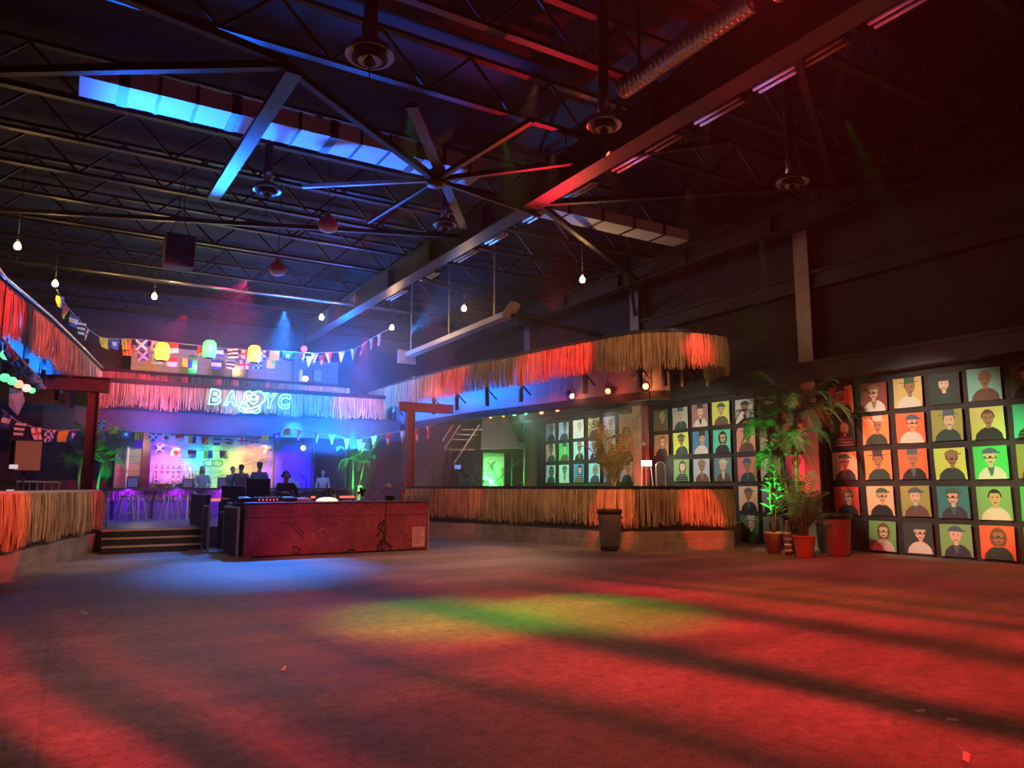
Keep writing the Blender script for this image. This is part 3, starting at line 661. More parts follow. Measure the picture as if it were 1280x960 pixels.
MB().sph((0, 0, 0), .12, 14).build('globe', M('red_globe', (1, .1, .12), .4, emit=(1, .08, .1), es=3), d); MB().cyl((0, 0, .12), .01, ZC-p.z-.12, 6).build('cord', CORD, d)
p = atY(380, 473, 29.5); d = thing('table_lamp', 'small glowing table lamp on the mezzanine rail', 'lamp', (p.x, 29.3, p.z-.2))
MB().sph((0, 0, .16), .11, 14).build('globe', M('peach_globe', (1, .6, .4), .4, emit=(1, .5, .3), es=8), d); MB().lathe((0, 0, 0), [(.08, 0), (.08, .02), (.02, .04), (.02, .1)], 14).build('foot', BLACK, d)
MB().bbox((-.35, -.25, -.05), (.35, .25, 0)).build('stand_top', BLACK, d); MB().bbox((-.04, -.04, 4.22-(p.z-.2)), (.04, .04, -.05)).build('stand_leg', BLACK, d)
for px, w, l, m_ in ((374, .28, 'small cream lit panel on the mezzanine post', M('cream_panel', (.8, .75, .5), .5, emit=(1, .8, .4), es=.5)), (397, .34, 'small grey notice on the mezzanine back wall', PAPER)):
    p = atY(px, 470, 31.9); d = thing('picture_panel', l, 'panel', (p.x, 31.9, p.z)); MB().bbox((-w/2, -.02, -.25), (w/2, .02, .27)).build('sheet', m_, d); MB().bbox((-w/2-.02, .02, -.27), (w/2+.02, .06, .29)).build('frame', BLACK, d)
struct(MB().bbox((8.15, 31.6, 4.22), (8.4, 31.8, 7.2)).build('column', CPAINT), 'grey steel column at the right end of the mezzanine', 'column')
struct(MB().bbox((6.0, 31.7, 4.22), (6.2, 31.85, 6.8)).build('trim_8', WHITE), 'pale upright strip on the mezzanine wall', 'trim')
p = atY(527, 459, 26.5); d = thing('emergency_light', 'small yellow lit emergency box on the right canopy', 'emergency light', (p.x, p.y, 5.46)); 
MB().bbox((-.35, -.1, 0), (.35, .1, .3)).build('housing', M('yellow_lit_box', (.9, .8, .3), .4, emit=(.9, .8, .2), es=1.0), d); MB().bbox((-.1, -.08, -.02), (.1, .08, .0)).build('bracket', BLACK, d)

# ================================================================== NEON SIGN
NEON = M('cyan_neon_tube', (.2, .9, 1), .3, emit=(.08, .75, 1), es=9); NEONW = M('white_neon_tube', (.8, .95, 1), .3, emit=(.25, .9, 1), es=6)
def glyph(ch):
    cu = bpy.data.curves.new('letter', 'FONT'); cu.body = ch; cu.size = .72; cu.fill_mode = 'NONE'; cu.bevel_depth = .017; cu.bevel_resolution = 2; cu.shear = .12; cu.offset = .03; cu.resolution_u = 6
    o = bpy.data.objects.new('tmp', cu); COL.objects.link(o); dg = bpy.context.evaluated_depsgraph_get(); me = bpy.data.meshes.new_from_object(o.evaluated_get(dg)); bpy.data.objects.remove(o); bpy.data.curves.remove(cu)
    me.materials.clear(); me.materials.append(NEON); return me
sg = thing('neon_sign', 'glowing cyan neon sign of four letters around a skull emblem', 'neon sign', (0, YF-.32, 0))
def nz(px, py): p = atY(px, py, YF-.32); return (p.x, 0, p.z)
BMK = M('neon_back_frame', (.05, .07, .09), .5)
for ch, px0, px1, py in (('B', 260, 276, 505.5), ('A', 279, 296, 507.0), ('Y', 330, 346, 510.0), ('C', 347, 363, 510.8)):
    me = glyph(ch); xs = [v.co.x for v in me.vertices]; ys = [v.co.y for v in me.vertices]
    a = nz(px0, py); e = nz(px1, py); sx = (e[0]-a[0])/(max(xs)-min(xs)); sz = .54/(max(ys)-min(ys))
    for v in me.vertices: v.co = V((a[0]+(v.co.x-min(xs))*sx, -v.co.z, a[2]+(v.co.y-min(ys))*sz))
    o = inst('letter', me, sg); o['label'] = 'cyan neon letter '+ch
ex = lambda pts: [nz(250+x*.1016, 480+y*.1016) for x, y in pts]
b = MB(); b.tube(smooth(ex([(478, 290), (515, 240), (540, 195), (555, 120), (600, 88), (640, 108), (690, 96), (745, 92), (792, 140), (795, 205), (745, 250), (738, 325), (705, 356), (620, 350), (545, 345), (492, 325)])), .02, 8, True); b.build('emblem_outline', NEON, sg)
b = MB(); b.tube(smooth(ex([(505, 285), (560, 300), (620, 305), (680, 285), (720, 262), (715, 310), (650, 335), (570, 330)])), .016, 8, True); b.build('emblem_jaw', NEONW, sg)
for cx, cy, r_ in ((662, 162, 34), (598, 160, 22)):
    MB().tube(smooth(ex([(cx+r_*math.cos(t*.785), cy+r_*math.sin(t*.785)) for t in range(8)])), .016, 8, True).build('emblem_eye', NEONW, sg)
MB().tube(smooth(ex([(560, 235), (590, 205), (625, 215), (650, 250), (700, 215), (715, 150)]), False), .016, 8).build('emblem_cheek', NEONW, sg)
MB().tube(smooth(ex([(540, 230), (575, 255), (600, 285)]), False), .016, 8).build('emblem_line', NEONW, sg)
for px in (268, 288, 315, 338, 355):
    q = nz(px, 495); MB().bbox((q[0]-.012, .02, q[2]-.35), (q[0]+.012, .05, q[2]+.15)).bbox((q[0]-.012, .03, q[2]+.0), (q[0]+.012, .16, q[2]+.03)).build('stand_off', BMK, sg)

# ================================================================== BUNTING
FC = dict(w=M('flag_white', (.8, .78, .72), .8), r=M('flag_red', (.6, .06, .06), .8), b=M('flag_blue', (.05, .1, .45), .8), y=M('flag_yellow', (.8, .6, .06), .8), k=M('flag_black', (.03, .03, .04), .8))
def flagmesh(fn, mats, tri=False, n=10, w=.34, h=.34):
    bm = bmesh.new(); g = {}
    def vv(i, j):
        u, v = i/n, j/n; x = (u-.5)*w*((1-v*.92) if tri else 1); return (x, .02*math.sin(u*5+v*4), -v*h)
    for i in range(n+1):
        for j in range(n+1): g[i, j] = bm.verts.new(vv(i, j))
    for i in range(n):
        for j in range(n):
            f = bm.faces.new((g[i, j], g[i+1, j], g[i+1, j+1], g[i, j+1])); f.material_index = fn((i+.5)/n, (j+.5)/n)
    me = bpy.data.meshes.new('flag'); bm.to_mesh(me); bm.free()
    for m_ in mats: me.materials.append(FC[m_])
    return me
FL = [flagmesh(lambda u, v: int(abs(u-.5) < .15 or abs(v-.5) < .15), 'wr'), flagmesh(lambda u, v: int(abs(u-v) < .16 or abs(u+v-1) < .16), 'bw'), flagmesh(lambda u, v: int(v > .33 and v < .66), 'bw'),
      flagmesh(lambda u, v: int(abs(u-.5) < .25 and abs(v-.5) < .25), 'bw'), flagmesh(lambda u, v: int(u > .5), 'yb'), flagmesh(lambda u, v: (int(u*4)+int(v*4)) % 2, 'bw'),
      flagmesh(lambda u, v: int(abs(u-.5)+abs(v-.5) < .35), 'wr'), flagmesh(lambda u, v: int(v*5) % 2, 'wk'), flagmesh(lambda u, v: int(u*6) % 2, 'yr'), flagmesh(lambda u, v: int(u+v > 1), 'ry'), flagmesh(lambda u, v: 0, 'y'), flagmesh(lambda u, v: int(v > .5), 'rw')]
TF = [flagmesh(lambda u, v: int(v > .45), 'rw', True, w=.26, h=.4), flagmesh(lambda u, v: 0, 'w', True, w=.26, h=.4), flagmesh(lambda u, v: int(u > .5), 'wr', True, w=.26, h=.42)]
def bunting(label, pts, spacing=.42, pool=None, sc=1.0, skip=0.0, tri_after=9.9):
    P = smooth(pts, False, 6); L = [0]
    for a, c in zip(P, P[1:]): L.append(L[-1]+(c-a).length)
    root = thing('flag_bunting', label, 'bunting', P[0]); b = MB(); b.tube([p-P[0] for p in P], .012, 5); b.build('cord', ROPE, root)
    n_ = int(L[-1]/spacing)
    for k in range(n_):
        s = (k+.5)*L[-1]/n_
        if random.random() < skip: continue
        i = max(j for j in range(len(L)) if L[j] <= s); t = (s-L[i])/max(1e-6, L[min(i+1, len(L)-1)]-L[i]); p = P[i].lerp(P[min(i+1, len(P)-1)], t)
        dr = P[min(i+1, len(P)-1)]-P[i]; az = math.atan2(dr.y, dr.x)
        me = random.choice(TF) if (pool == 'tri' or s/L[-1] > tri_after) else FL[(k*5+len(label)) % len(FL)]
        inst('flag', me, root, p-P[0], (random.uniform(-.25, .25), random.uniform(-.12, .12), az+random.uniform(-.35, .35)), sc)
    return root
A_ = atY
bunting('upper flag bunting from the left bulb across the mezzanine to the right bulb', [A_(71, 362, 23.2), A_(80, 378, 23.6), A_(103, 404, 24.6), A_(128, 422, 25.8), A_(170, 424, 26.6), A_(230, 430, 26.6), A_(290, 436, 26.6), A_(350, 439, 26.6), A_(400, 441, 26.4), A_(440, 437, 25.8), A_(468, 421, 24.8), A_(487, 411, 23.8)], .46, None, 1.0, .06, .68)
bunting('second row of flags hanging just below the upper bunting', [A_(150, 430, 26.9), A_(200, 444, 26.9), A_(250, 449, 26.9), A_(300, 450, 26.9), A_(350, 449, 26.9), A_(410, 444, 26.9)], .44, None, .95, .1, .7)
bunting('flag bunting under the bulkhead in front of the mural', [A_(118, 522, 25.8), A_(150, 536, 25.8), A_(185, 541, 25.8), A_(225, 543, 25.8), A_(265, 547, 25.8), A_(305, 546, 25.8), A_(345, 541, 25.8), A_(365, 532, 25.8)], .36, None, .72)
bunting('short row of signal flags strung across the mural', [A_(190, 552, 29.6), A_(225, 561, 29.6), A_(262, 563, 29.6), A_(300, 562, 29.6), A_(345, 556, 29.6)], .5, None, .9, .2)
bunting('pennant bunting in the blue haze right of the mural', [A_(365, 536, 25.6), A_(390, 541, 25.4), A_(415, 543, 25.2), A_(440, 550, 25.0), A_(462, 555, 24.8)], .5, 'tri', .9)
bunting('pink pennant bunting left of the right platform post', [A_(440, 552, 25.6), A_(475, 543, 24.9), A_(508, 538, 24.1), A_(543, 531, 23.0)], .55, 'tri', 1.05)
bunting('dim flag bunting under the left canopy', [A_(2, 512, 19.0), A_(25, 528, 19.4), A_(50, 536, 19.8), A_(75, 538, 20.2), A_(100, 537, 20.8)], .36, None, .8)

# ================================================================== POSTERS
PC = [mk_prop('c_bg'), mk_prop('c_hair'), mk_prop('c_face'), mk_prop('c_cloth'), mk_prop('c_accent'), M('poster_ink', (.03, .025, .025), .7), M('poster_paper_back', (.6, .58, .55), .8)]
def el(u, v, cu, cv, ru, rv): return ((u-cu)/ru)**2+((v-cv)/rv)**2 < 1
def portrait(var):
    hx = .5+.03*((var % 3)-1)
    def fn(u, v):   # v up
        u = .5+(u-.5)/1.22; v = v/1.14+.02
        # spectacles / brow line
        if var % 4 == 1 and .575 < v < .645 and abs(u-hx) < .15 and not el(u, v, hx-.075, .61, .05, .028) and not el(u, v, hx+.075, .61, .05, .028): return 5
        if var % 4 != 1 and (el(u, v, hx-.06, .615, .022, .016) or el(u, v, hx+.06, .615, .022, .016)): return 5
        if abs(v-.47) < .010 and abs(u-hx) < .05: return 5
        if var in (0, 5, 9) and (v > .72 and el(u, v, hx, .71, .19, .14) or (.70 < v < .74 and -.19 < u-hx < .26)): return 4      # cap with a peak
        if var in (3, 8) and (.735 < v < .775 and abs(u-hx) < .27 or (.77 < v < .92 and abs(u-hx) < .155)): return 4             # brimmed hat
        if var in (6,) and v > .68 and el(u, v, hx, .68, .2, .19): return 4                                                       # round helmet
        if el(u, v, hx, .60, .135, .185): 
            if v > .715 and var not in (2,): return 1
            return 2
        if var in (1, 7) and el(u, v, hx, .58, .2, .27) and v > .36: return 1                                                      # long hair
        if el(u, v, hx, .64, .165, .19) and v > .6: return 1
        if abs(u-hx) < .06 and .33 < v < .45: return 2
        if el(u, v, .5, .02, .34, .34):
            if var % 3 == 0 and abs(u-hx) < .09-.25*(.36-v) and v > .1: return 4
            if var % 5 == 2 and int(v*22) % 2: return 4
            return 3
        return 0
    n_ = 40; bm = bmesh.new(); g = {}; s = .67
    for i in range(n_+1):
        for j in range(n_+1):
            u, v = i/n_, j/n_; curl = .045*(abs(u-.5)*2)**3+.015*math.sin(var+v*3)*(1-v)
            g[i, j] = bm.verts.new((-.012-curl, (.5-u)*s, (v-.5)*s*1.02))
    front = []
    for i in range(n_):
        for j in range(n_):
            f = bm.faces.new((g[i, j], g[i+1, j], g[i+1, j+1], g[i, j+1])); f.material_index = fn((i+.5)/n_, (j+.5)/n_); f.smooth = True
    me = bpy.data.meshes.new('poster'); bm.to_mesh(me); bm.free()
    for m_ in PC: me.materials.append(m_)
    return me
PORT = [portrait(k) for k in range(10)]
PDESC = ['capped', 'long haired', 'bald', 'brim hatted', 'bare headed', 'peak capped', 'helmeted', 'long haired', 'brim hatted', 'capped']
COLS = dict(orange=(.80, .30, .10), deeporange=(.72, .17, .07), tan=(.62, .45, .18), maroon=(.25, .07, .06), charcoal=(.05, .06, .055), teal=(.25, .55, .47), darkteal=(.05, .22, .22), olive=(.36, .34, .10), darkolive=(.12, .17, .07),
            lime=(.62, .72, .12), yellowgreen=(.6, .62, .17), green=(.07, .62, .12), midgreen=(.20, .42, .15), peach=(.82, .50, .30), red=(.75, .08, .07), darkgreen=(.09, .18, .09), grey=(.42, .45, .43), mauve=(.35, .20, .20), pale=(.62, .65, .6),
            brown=(.42, .2, .09), blue=(.08, .25, .42), salmon=(.72, .32, .24), cream=(.72, .62, .45), bluegrey=(.42, .52, .62), slate=(.13, .26, .28), pink=(.72, .2, .2), lavender=(.5, .4, .58), lilac=(.45, .47, .62), gold=(.6, .45, .15), mint=(.4, .68, .55), turquoise=(.25, .62, .6), cyan=(.45, .68, .72), seagreen=(.1, .62, .4))
NM = dict(deeporange='deep orange', darkteal='dark teal', darkolive='dark olive', yellowgreen='yellow green', midgreen='mid green', darkgreen='dark green', bluegrey='blue grey', seagreen='sea green')
ROWZ = [4.02-.34, 3.21-.34, 2.38-.34, 1.55-.34, .74-.34]
ROWN = ['top row', 'second row', 'third row', 'fourth row', 'bottom row']
ORD = ['first', 'second', 'third', 'fourth', 'fifth', 'sixth', 'seventh', 'eighth']
HAIR = [(.03, .025, .02), (.18, .09, .04), (.3, .2, .1), (.12, .06, .04), (.45, .42, .38)]
CLOTH = [(.03, .03, .035), (.65, .6, .52), (.05, .05, .07), (.16, .08, .06), (.04, .07, .06)]
ACC = [(.05, .06, .07), (.6, .55, .42), (.08, .13, .16), (.3, .18, .08), (.06, .14, .08)]
rp_ = random.Random(3)
def poster(y, r, cname, where, i):
    k = rp_.randrange(10); o = inst('hanging_poster', PORT[k], None, (XW-.03, y, ROWZ[r]+rp_.uniform(-.012, .012)), (rp_.uniform(-.02, .02), 0, 0))
    bg = COLS[cname]; dark = sum(bg) < .9
    o['c_bg'] = [*bg]; o['c_hair'] = [*rp_.choice(HAIR)]; o['c_face'] = [*((.66, .45, .30) if dark else (.32, .18, .1))] if rp_.random() < .7 else [.55, .36, .22]
    o['c_cloth'] = [*rp_.choice(CLOTH)]; o['c_accent'] = [*rp_.choice(ACC)]
    tag(o, '%s poster of a %s sitter, %s, %s' % (NM.get(cname, cname), PDESC[k], ROWN[r], where), 'poster', 'portrait posters on the brick wall')
right = [['deeporange', 'maroon', 'tan', 'charcoal', 'teal', 'darkolive'], ['charcoal', 'orange', 'deeporange', 'olive', 'yellowgreen', 'seagreen'], ['peach', 'orange', 'deeporange', 'lime', 'green', 'olive'], ['red', 'peach', 'olive', 'darkteal', 'midgreen', 'green'], [None, 'midgreen', 'charcoal', 'midgreen', 'deeporange', 'midgreen']]
RY = [11.6, 10.72, 9.87, 9.04, 8.21, 7.37]
for r, row in enumerate(right):
    for c, cn in enumerate(row):
        if cn: poster(RY[c], r, cn, '%s right of the palms' % ORD[c], 0)
mid = [['darkgreen', 'grey', 'mauve', 'lime', 'pale', 'mauve', 'red'], ['brown', 'lime', 'blue', 'seagreen', 'salmon', 'cream', 'peach'], [None, 'midgreen', 'bluegrey', 'slate', 'pink', 'cream', 'lavender'], [None]*4+['peach', 'lavender', 'red'], [None]*4+['darkgreen', 'grey', None]]
MY = [18.15, 17.27, 16.42, 15.57, 14.67, 13.85, 13.03]
for r, row in enumerate(mid):
    for c, cn in enumerate(row):
        if cn: poster(MY[c], r, cn, '%s right of the lit easel' % ORD[c], 0)
far = [['bluegrey', 'lilac', 'cream', 'gold', 'lilac', 'grey'], ['peach', 'green', 'mint', 'lilac', 'grey', 'red'], ['cyan', 'mint', 'blue', 'turquoise', 'lilac', 'bluegrey']]
FY = [24.55, 23.63, 22.67, 21.72, 20.82, 19.93]
for r, row in enumerate(far):
    for c, cn in enumerate(row): poster(FY[c], r, cn, '%s right of the lit kiosk' % ORD[c], 0)

# ================================================================== PLANTS
def frondmesh(L, rise, droop, nl, ll, mat, lw=.016, out=0.0):
    """one feather palm leaf growing along +X"""
    b = MB(); P = []
    for i in range(13):
        f = i/12; P.append(V((L*f*(1-.18*droop*f), .0, rise*L*f-droop*L*f*f*f*.75)))
    b.tube(P, .012, 5, r2=.003); bm = b.bm
    for k in range(nl):
        f = .16+.84*k/(nl-1); i = min(int(f*12), 11); p = P[i].lerp(P[i+1], f*12-i); t = (P[i+1]-P[i]).normalized(); up = V((-t.z, 0, t.x))
        l = ll*(math.sin(math.pi*(.15+.8*f))**.7)*random.uniform(.85, 1.1)
        for s in (-1, 1):
            d = (t*(.55+.35*f-out*.3)+V((0, s, 0))*(.95-.3*f+out*.4)+up*.18).normalized(); w = t*lw
            q = p+d*l*.5; e = p+d*l+V((0, 0, -.28*l))
            a = [bm.verts.new(p-w*.4), bm.verts.new(p+w*.4)]; c = [bm.verts.new(q-w), bm.verts.new(q+w)]; tp = bm.verts.new(e)
            bm.faces.new((a[0], a[1], c[1], c[0])); bm.faces.new((c[0], c[1], tp))
    return b.mesh('frond', mat)
PALM_F = [frondmesh(1.35, .75, 1.0, 26, .42, LEAF), frondmesh(1.15, .35, 1.0, 24, .38, LEAF), frondmesh(1.2, 1.2, .8, 24, .36, LEAF)]
DRY_F = [frondmesh(.75, 2.2, .7, 20, .34, LEAF2, .010, .6), frondmesh(.95, 1.5, .8, 20, .36, LEAF2, .010, .6), frondmesh(.55, 3.1, .5, 20, .3, LEAF2, .010, .6)]
SMALL_F = [frondmesh(.75, 1.0, .8, 18, .22, LEAF), frondmesh(.7, .5, .9, 18, .2, LEAF3), frondmesh(.8, 1.6, .5, 18, .2, LEAF)]
def crown(root, centre, meshes, n, sc=1.0, tilt=.15):
    a0 = random.uniform(0, 6)
    for k in range(n):
        inst('frond', meshes[k % len(meshes)], root, centre, (random.uniform(-.2, .2), random.uniform(-tilt, tilt), a0+k*2.39996), sc*random.uniform(.85, 1.1))
def pot(root, r, h, mat, ribs=False, nm='pot'):
    pr = [(r*.72, 0)]
    if ribs:
        for i in range(9): f = i/9; pr += [(r*(.74+.26*f)+.012, h*f+.01), (r*(.74+.26*f), h*f+h/11)]
    pr += [(r, h*.9), (r*1.06, h*.92), (r*1.06, h), (r*.9, h), (r*.88, h*.9)]
    MB().lathe((0, 0, 0), pr, 24).build(nm, mat, root); MB().cyl((0, 0, h*.86), r*.88, .02, 20).build('soil', SOIL, root)
def leafblades(n, h0, h1, l, mat, spread=.25):
    b = MB(); bm = b.bm
    for k in range(n):
        a = random.uniform(0, 6.283); z = random.uniform(h0, h1); r0 = random.uniform(.02, spread*.6); c = V((math.cos(a)*r0, math.sin(a)*r0, z)); d = V((math.cos(a), math.sin(a), random.uniform(-.1, .9))).normalized(); s = d.cross(V((0, 0, 1))).normalized()*l*random.uniform(.1, .16)
        m1 = c+d*l*.5+V((0, 0, .03)); e = c+d*l*random.uniform(.8, 1.1)-V((0, 0, .1*l))
        q = [bm.verts.new(c), bm.verts.new(m1-s), bm.verts.new(e), bm.verts.new(m1+s)]; bm.faces.new((q[0], q[1], q[2], q[3]))
    return b
# tall slender plant lit green in a terracotta pot
P1 = (14.3, 12.0)
d = thing('potted_palm', 'tall slender palm in a smooth terracotta pot with green lit stem', 'palm', (P1[0], P1[1], 0))
pot(d, .2, .5, TERRA)
MB().tube([(0, 0, .45), (-.03, .02, 1.3), (.02, 0, 2.3), (.0, .05, 3.15)], .035, 8, r2=.02).build('trunk', TRUNK, d)
MB().tube([(.06, .02, .45), (.1, -.05, 1.2), (.16, -.06, 2.2)], .022, 8, r2=.012).build('trunk', TRUNK, d)
for k in range(7):
    o = leafblades(22, .75+.25*k, 1.05+.25*k, .30, LEAF3, .22).build('leaf_cluster', LEAF3, d); o.location = (.08, -.03, 0)
crown(d, (0, .05, 3.12), PALM_F, 14, .85, .2); crown(d, (.16, -.06, 2.2), PALM_F, 8, .7, .2)
# tall dark palm behind
d = thing('potted_palm', 'tallest dark feathery palm in a grey pot beside the red column', 'palm', (14.8, 11.7, 0))
pot(d, .2, .5, M('grey_pot', (.28, .24, .21), .7))
MB().tube([(0, 0, .45), (.02, 0, 1.4), (.0, -.05, 2.5), (.05, -.05, 3.3)], .05, 8, r2=.035).build('trunk', TRUNK, d)
MB().tube([(-.06, .05, .45), (-.15, .15, 1.4), (-.2, .25, 2.6)], .035, 8, r2=.025).build('trunk', TRUNK, d)
crown(d, (.05, -.05, 3.25), PALM_F, 20, 1.05, .25); crown(d, (-.2, .25, 2.55), PALM_F, 14, .95, .25)
# bushy areca in a ribbed basket
d = thing('potted_palm', 'short bushy palm in a ribbed terracotta basket pot', 'palm', (14.15, 11.05, 0))
pot(d, .24, .48, TERRA, True)
for k in range(9): a = k*.7; MB().tube([(.08*math.cos(a), .08*math.sin(a), .42), (.14*math.cos(a), .14*math.sin(a), .9)], .012, 6).build('cane', TRUNK, d)
LEAF4 = M('areca_leaf', (.13, .20, .06), .55, vary=.35, vscale=3)
AR = [frondmesh(.50, 3.1, .9, 17, .27, LEAF4, .009, 1), frondmesh(.62, 2.1, 1.0, 16, .27, LEAF4, .009, 1), frondmesh(.6, 1.25, .9, 15, .25, LEAF4, .009, 1)]
crown(d, (0, 0, .55), AR, 36, 1.0, .12)
# striped tall vase
d = thing('floor_vase', 'tall narrow striped vase standing between the two terracotta pots', 'vase', (14.3, 11.6, 0))
MB().lathe((0, 0, 0), [(.07, 0), (.085, .1), (.085, .5), (.06, .62), (.05, .75), (.06, .78)], 18).build('body', M('vase_brown', (.2, .13, .1), .4), d)
for k in range(4): MB().lathe((0, 0, .08+.13*k), [(.086, 0), (.09, .02), (.086, .05)], 18).build('pale_band', CUP, d)
# platform palm (dry, golden)
d = thing('potted_palm', 'golden dry looking palm on the right platform in front of the small posters', 'palm', (14.3, 17.9, .56))
pot(d, .26, .5, BLACK)
MB().tube([(0, 0, .45), (.03, 0, .9), (.02, .03, 1.35)], .07, 8, r2=.06).build('trunk', TRUNK, d)
crown(d, (.02, .03, 1.2), DRY_F, 22, 1.3, .12); crown(d, (.0, .0, .9), DRY_F, 12, 1.0, .15)
# green lit twin palm behind the booth
p = atY(441, 612, 25.2)
d = thing('potted_palm', 'green lit twin stem palm behind the booth right of the blue haze', 'palm', (p.x, p.y, .52))
pot(d, .25, .45, BLACK)
MB().tube([(0, 0, .4), (.0, 0, 1.2), (-.03, 0, 2.0)], .035, 8).build('trunk', TRUNK, d); MB().tube([(.05, 0, .4), (.3, .1, 1.2), (.42, .1, 1.9)], .03, 8).build('trunk', TRUNK, d)
GF = [frondmesh(.8, 1.0, .8, 20, .26, LEAF3), frondmesh(.7, .3, 1.0, 20, .24, LEAF3), frondmesh(.8, 1.8, .5, 20, .22, LEAF3)]
crown(d, (-.03, 0, 1.95), GF, 13, .9); crown(d, (.42, .1, 1.85), GF, 10, .8)
MB().lathe((.22, -.1, .5), [(.08, 0), (.08, .55), (.07, .56)], 12).build('uplight_tube', M('lit_tube_green', (.7, .9, .5), .4, emit=(.6, 1, .3), es=.6), d)
PGREEN = (p.x, p.y)
# left palm lit green beside the post
p = atY(121, 609, 24.4)
d = thing('potted_palm', 'green lit palm just right of the dark red post', 'palm', (p.x, p.y, .52))
pot(d, .25, .45, BLACK); MB().tube([(0, 0, .4), (.03, 0, 1.2), (.1, 0, 1.75)], .035, 8).build('trunk', TRUNK, d); crown(d, (.1, 0, 1.7), GF, 14, 1.15, .3)
PLEFT = (p.x, p.y)
p = atY(98, 600, 24.0)
d = thing('potted_palm', 'dim dark palm left of the dark red post', 'palm', (p.x, p.y, .52)); pot(d, .25, .45, BLACK)
MB().tube([(0, 0, .4), (0, 0, 1.7)], .04, 8).build('trunk', TRUNK, d); crown(d, (0, 0, 1.65), PALM_F, 12, .95, .3)
# small plants at the right platform edge and behind the booth
def smallplant(px, Y, h, label, n=9, sc=1.0, z=.56, mats=None):
    p = atY(px, 610, Y); d = thing('potted_plant', label, 'plant', (p.x, p.y, z)); pot(d, .17, .5, BLACK)
    MB().cyl((0, 0, .4), .03, .35, 8).build('stem', TRUNK, d); crown(d, (0, 0, .65), mats or SMALL_F, n, sc, .2)
smallplant(558, 22.6, 1, 'pale fan leaved plant right beside the right red post')
smallplant(583, 22.9, 1, 'small leafy plant below the slanted lattice', 10, .9)
smallplant(604, 22.6, 1, 'leafy plant at the left edge of the green lit doorway', 12, 1.35)
smallplant(630, 21.6, 1, 'spiky plant standing in front of the green lit doorway', 12, 1.0)
smallplant(528, 23.6, 1, 'reddish lit plant behind the right end of the booth', 12, 1.1, .52)

# ================================================================== BINS
def bin_(x, y, label, mat, lid=False):
    d = thing('rubbish_bin', label, 'bin', (x, y, 0))
    MB().lathe((0, 0, 0), [(.22, .0), (.225, .04), (.25, .3), (.285, .84), (.29, .86)], 28).build('body', mat, d)
    MB().lathe((0, 0, .82), [(.29, 0), (.315, .02), (.315, .09), (.30, .11), (.27, .11), (.265, .02)], 28).build('rim', BLACKG, d)
    b = MB()
    for k in range(14): a = k*.4488; b.bar((.232*math.cos(a), .232*math.sin(a), .08), (.285*math.cos(a), .285*math.sin(a), .78), .03, .012, (math.cos(a), math.sin(a), 0))
    b.build('rib', mat, d)
    for s in (-1, 1): MB().bbox((s*.27-.04, -.07, .68), (s*.33+.04 if s > 0 else s*.33, .07, .73)).build('handle', mat, d)
    return d
d = bin_(11.55, 14.62, 'grey round rubbish bin on a wheeled base before the right platform', M('grey_bin_plastic', (.14, .15, .14), .5)); d.location.z = .09; d.scale = (1, 1, .98)
MB().lathe((0, 0, -.05), [(.2, 0), (.23, .01), (.23, .04), (.2, .055)], 20).build('dolly', BLACK, d)
for k in range(5): a = k*1.2566; MB().sph((.19*math.cos(a), .19*math.sin(a), -.06), .034, 8).build('castor', BLACK, d)
bin_(15.2, 10.95, 'reddish round rubbish bin between the palms and the posters', M('red_bin_plastic', (.33, .14, .13), .5))
bin_(15.75, 11.6, 'dark round rubbish bin half hidden behind the reddish bin', M('dark_bin_plastic', (.06, .05, .06), .5))

# ================================================================== BOOTH
BX0, BX1, BY0, BY1, BZ = 3.5, 7.88, 17.2, 18.6, 1.2
d = thing('dj_booth', 'long red scuffed graffiti covered booth in the middle of the hall', 'booth', (BX0, BY0, 0)); W_ = BX1-BX0
b = MB(); b.bbox((0, 0, .03), (W_*.745, .06, .86)); b.bbox((W_*.748, 0, .03), (W_, .06, .86)); fp_ = b.build('front_panel', REDBOARD, d, .01)
b = MB(); b.bbox((0, -.012, .866), (W_*.745, .06, BZ-.04)); b.bbox((W_*.748, -.012, .866), (W_, .08, BZ-.04)); b.build('upper_panel', REDBOARD, d, .01)
MB().bbox((-.02, -.03, BZ-.04), (W_+.02, BY1-BY0, BZ)).build('top_board', M('booth_top', (.16, .05, .05), .5), d, .01)
MB().bbox((0, .06, 0), (.05, BY1-BY0, BZ-.05)).build('side_panel', BLACK, d); MB().bbox((W_-.05, .06, 0), (W_, BY1-BY0, BZ-.05)).build('side_panel', REDBOARD, d)
MB().bbox((.01, .065, .7), (W_-.01, .085, 1.1)).build('back_board', BLACK, d); MB().bbox((.02, .03, 0), (W_-.02, .09, .05)).build('plinth', BLACK, d)  # unseen board added behind the panel seam to stop light leaking through
MB().bbox((W_, -.03, .0), (W_+.025, .0, 1.0)).build('corner_post', EDGE, d)
SPRAY = M('dark_spray_paint', (.07, .02, .02), .6); SPRAY2 = M('pale_spray_paint', (.58, .22, .2), .6); SPRAY3 = M('brown_spray_paint', (.2, .06, .05), .6)
bx = lambda px, py: (atY(px, py, BY0-.006).x-BX0, -.006, atY(px, py, BY0-.006).z)
cv = lambda pts: [bx(240+x/4, 560+y/4) for x, y in pts]
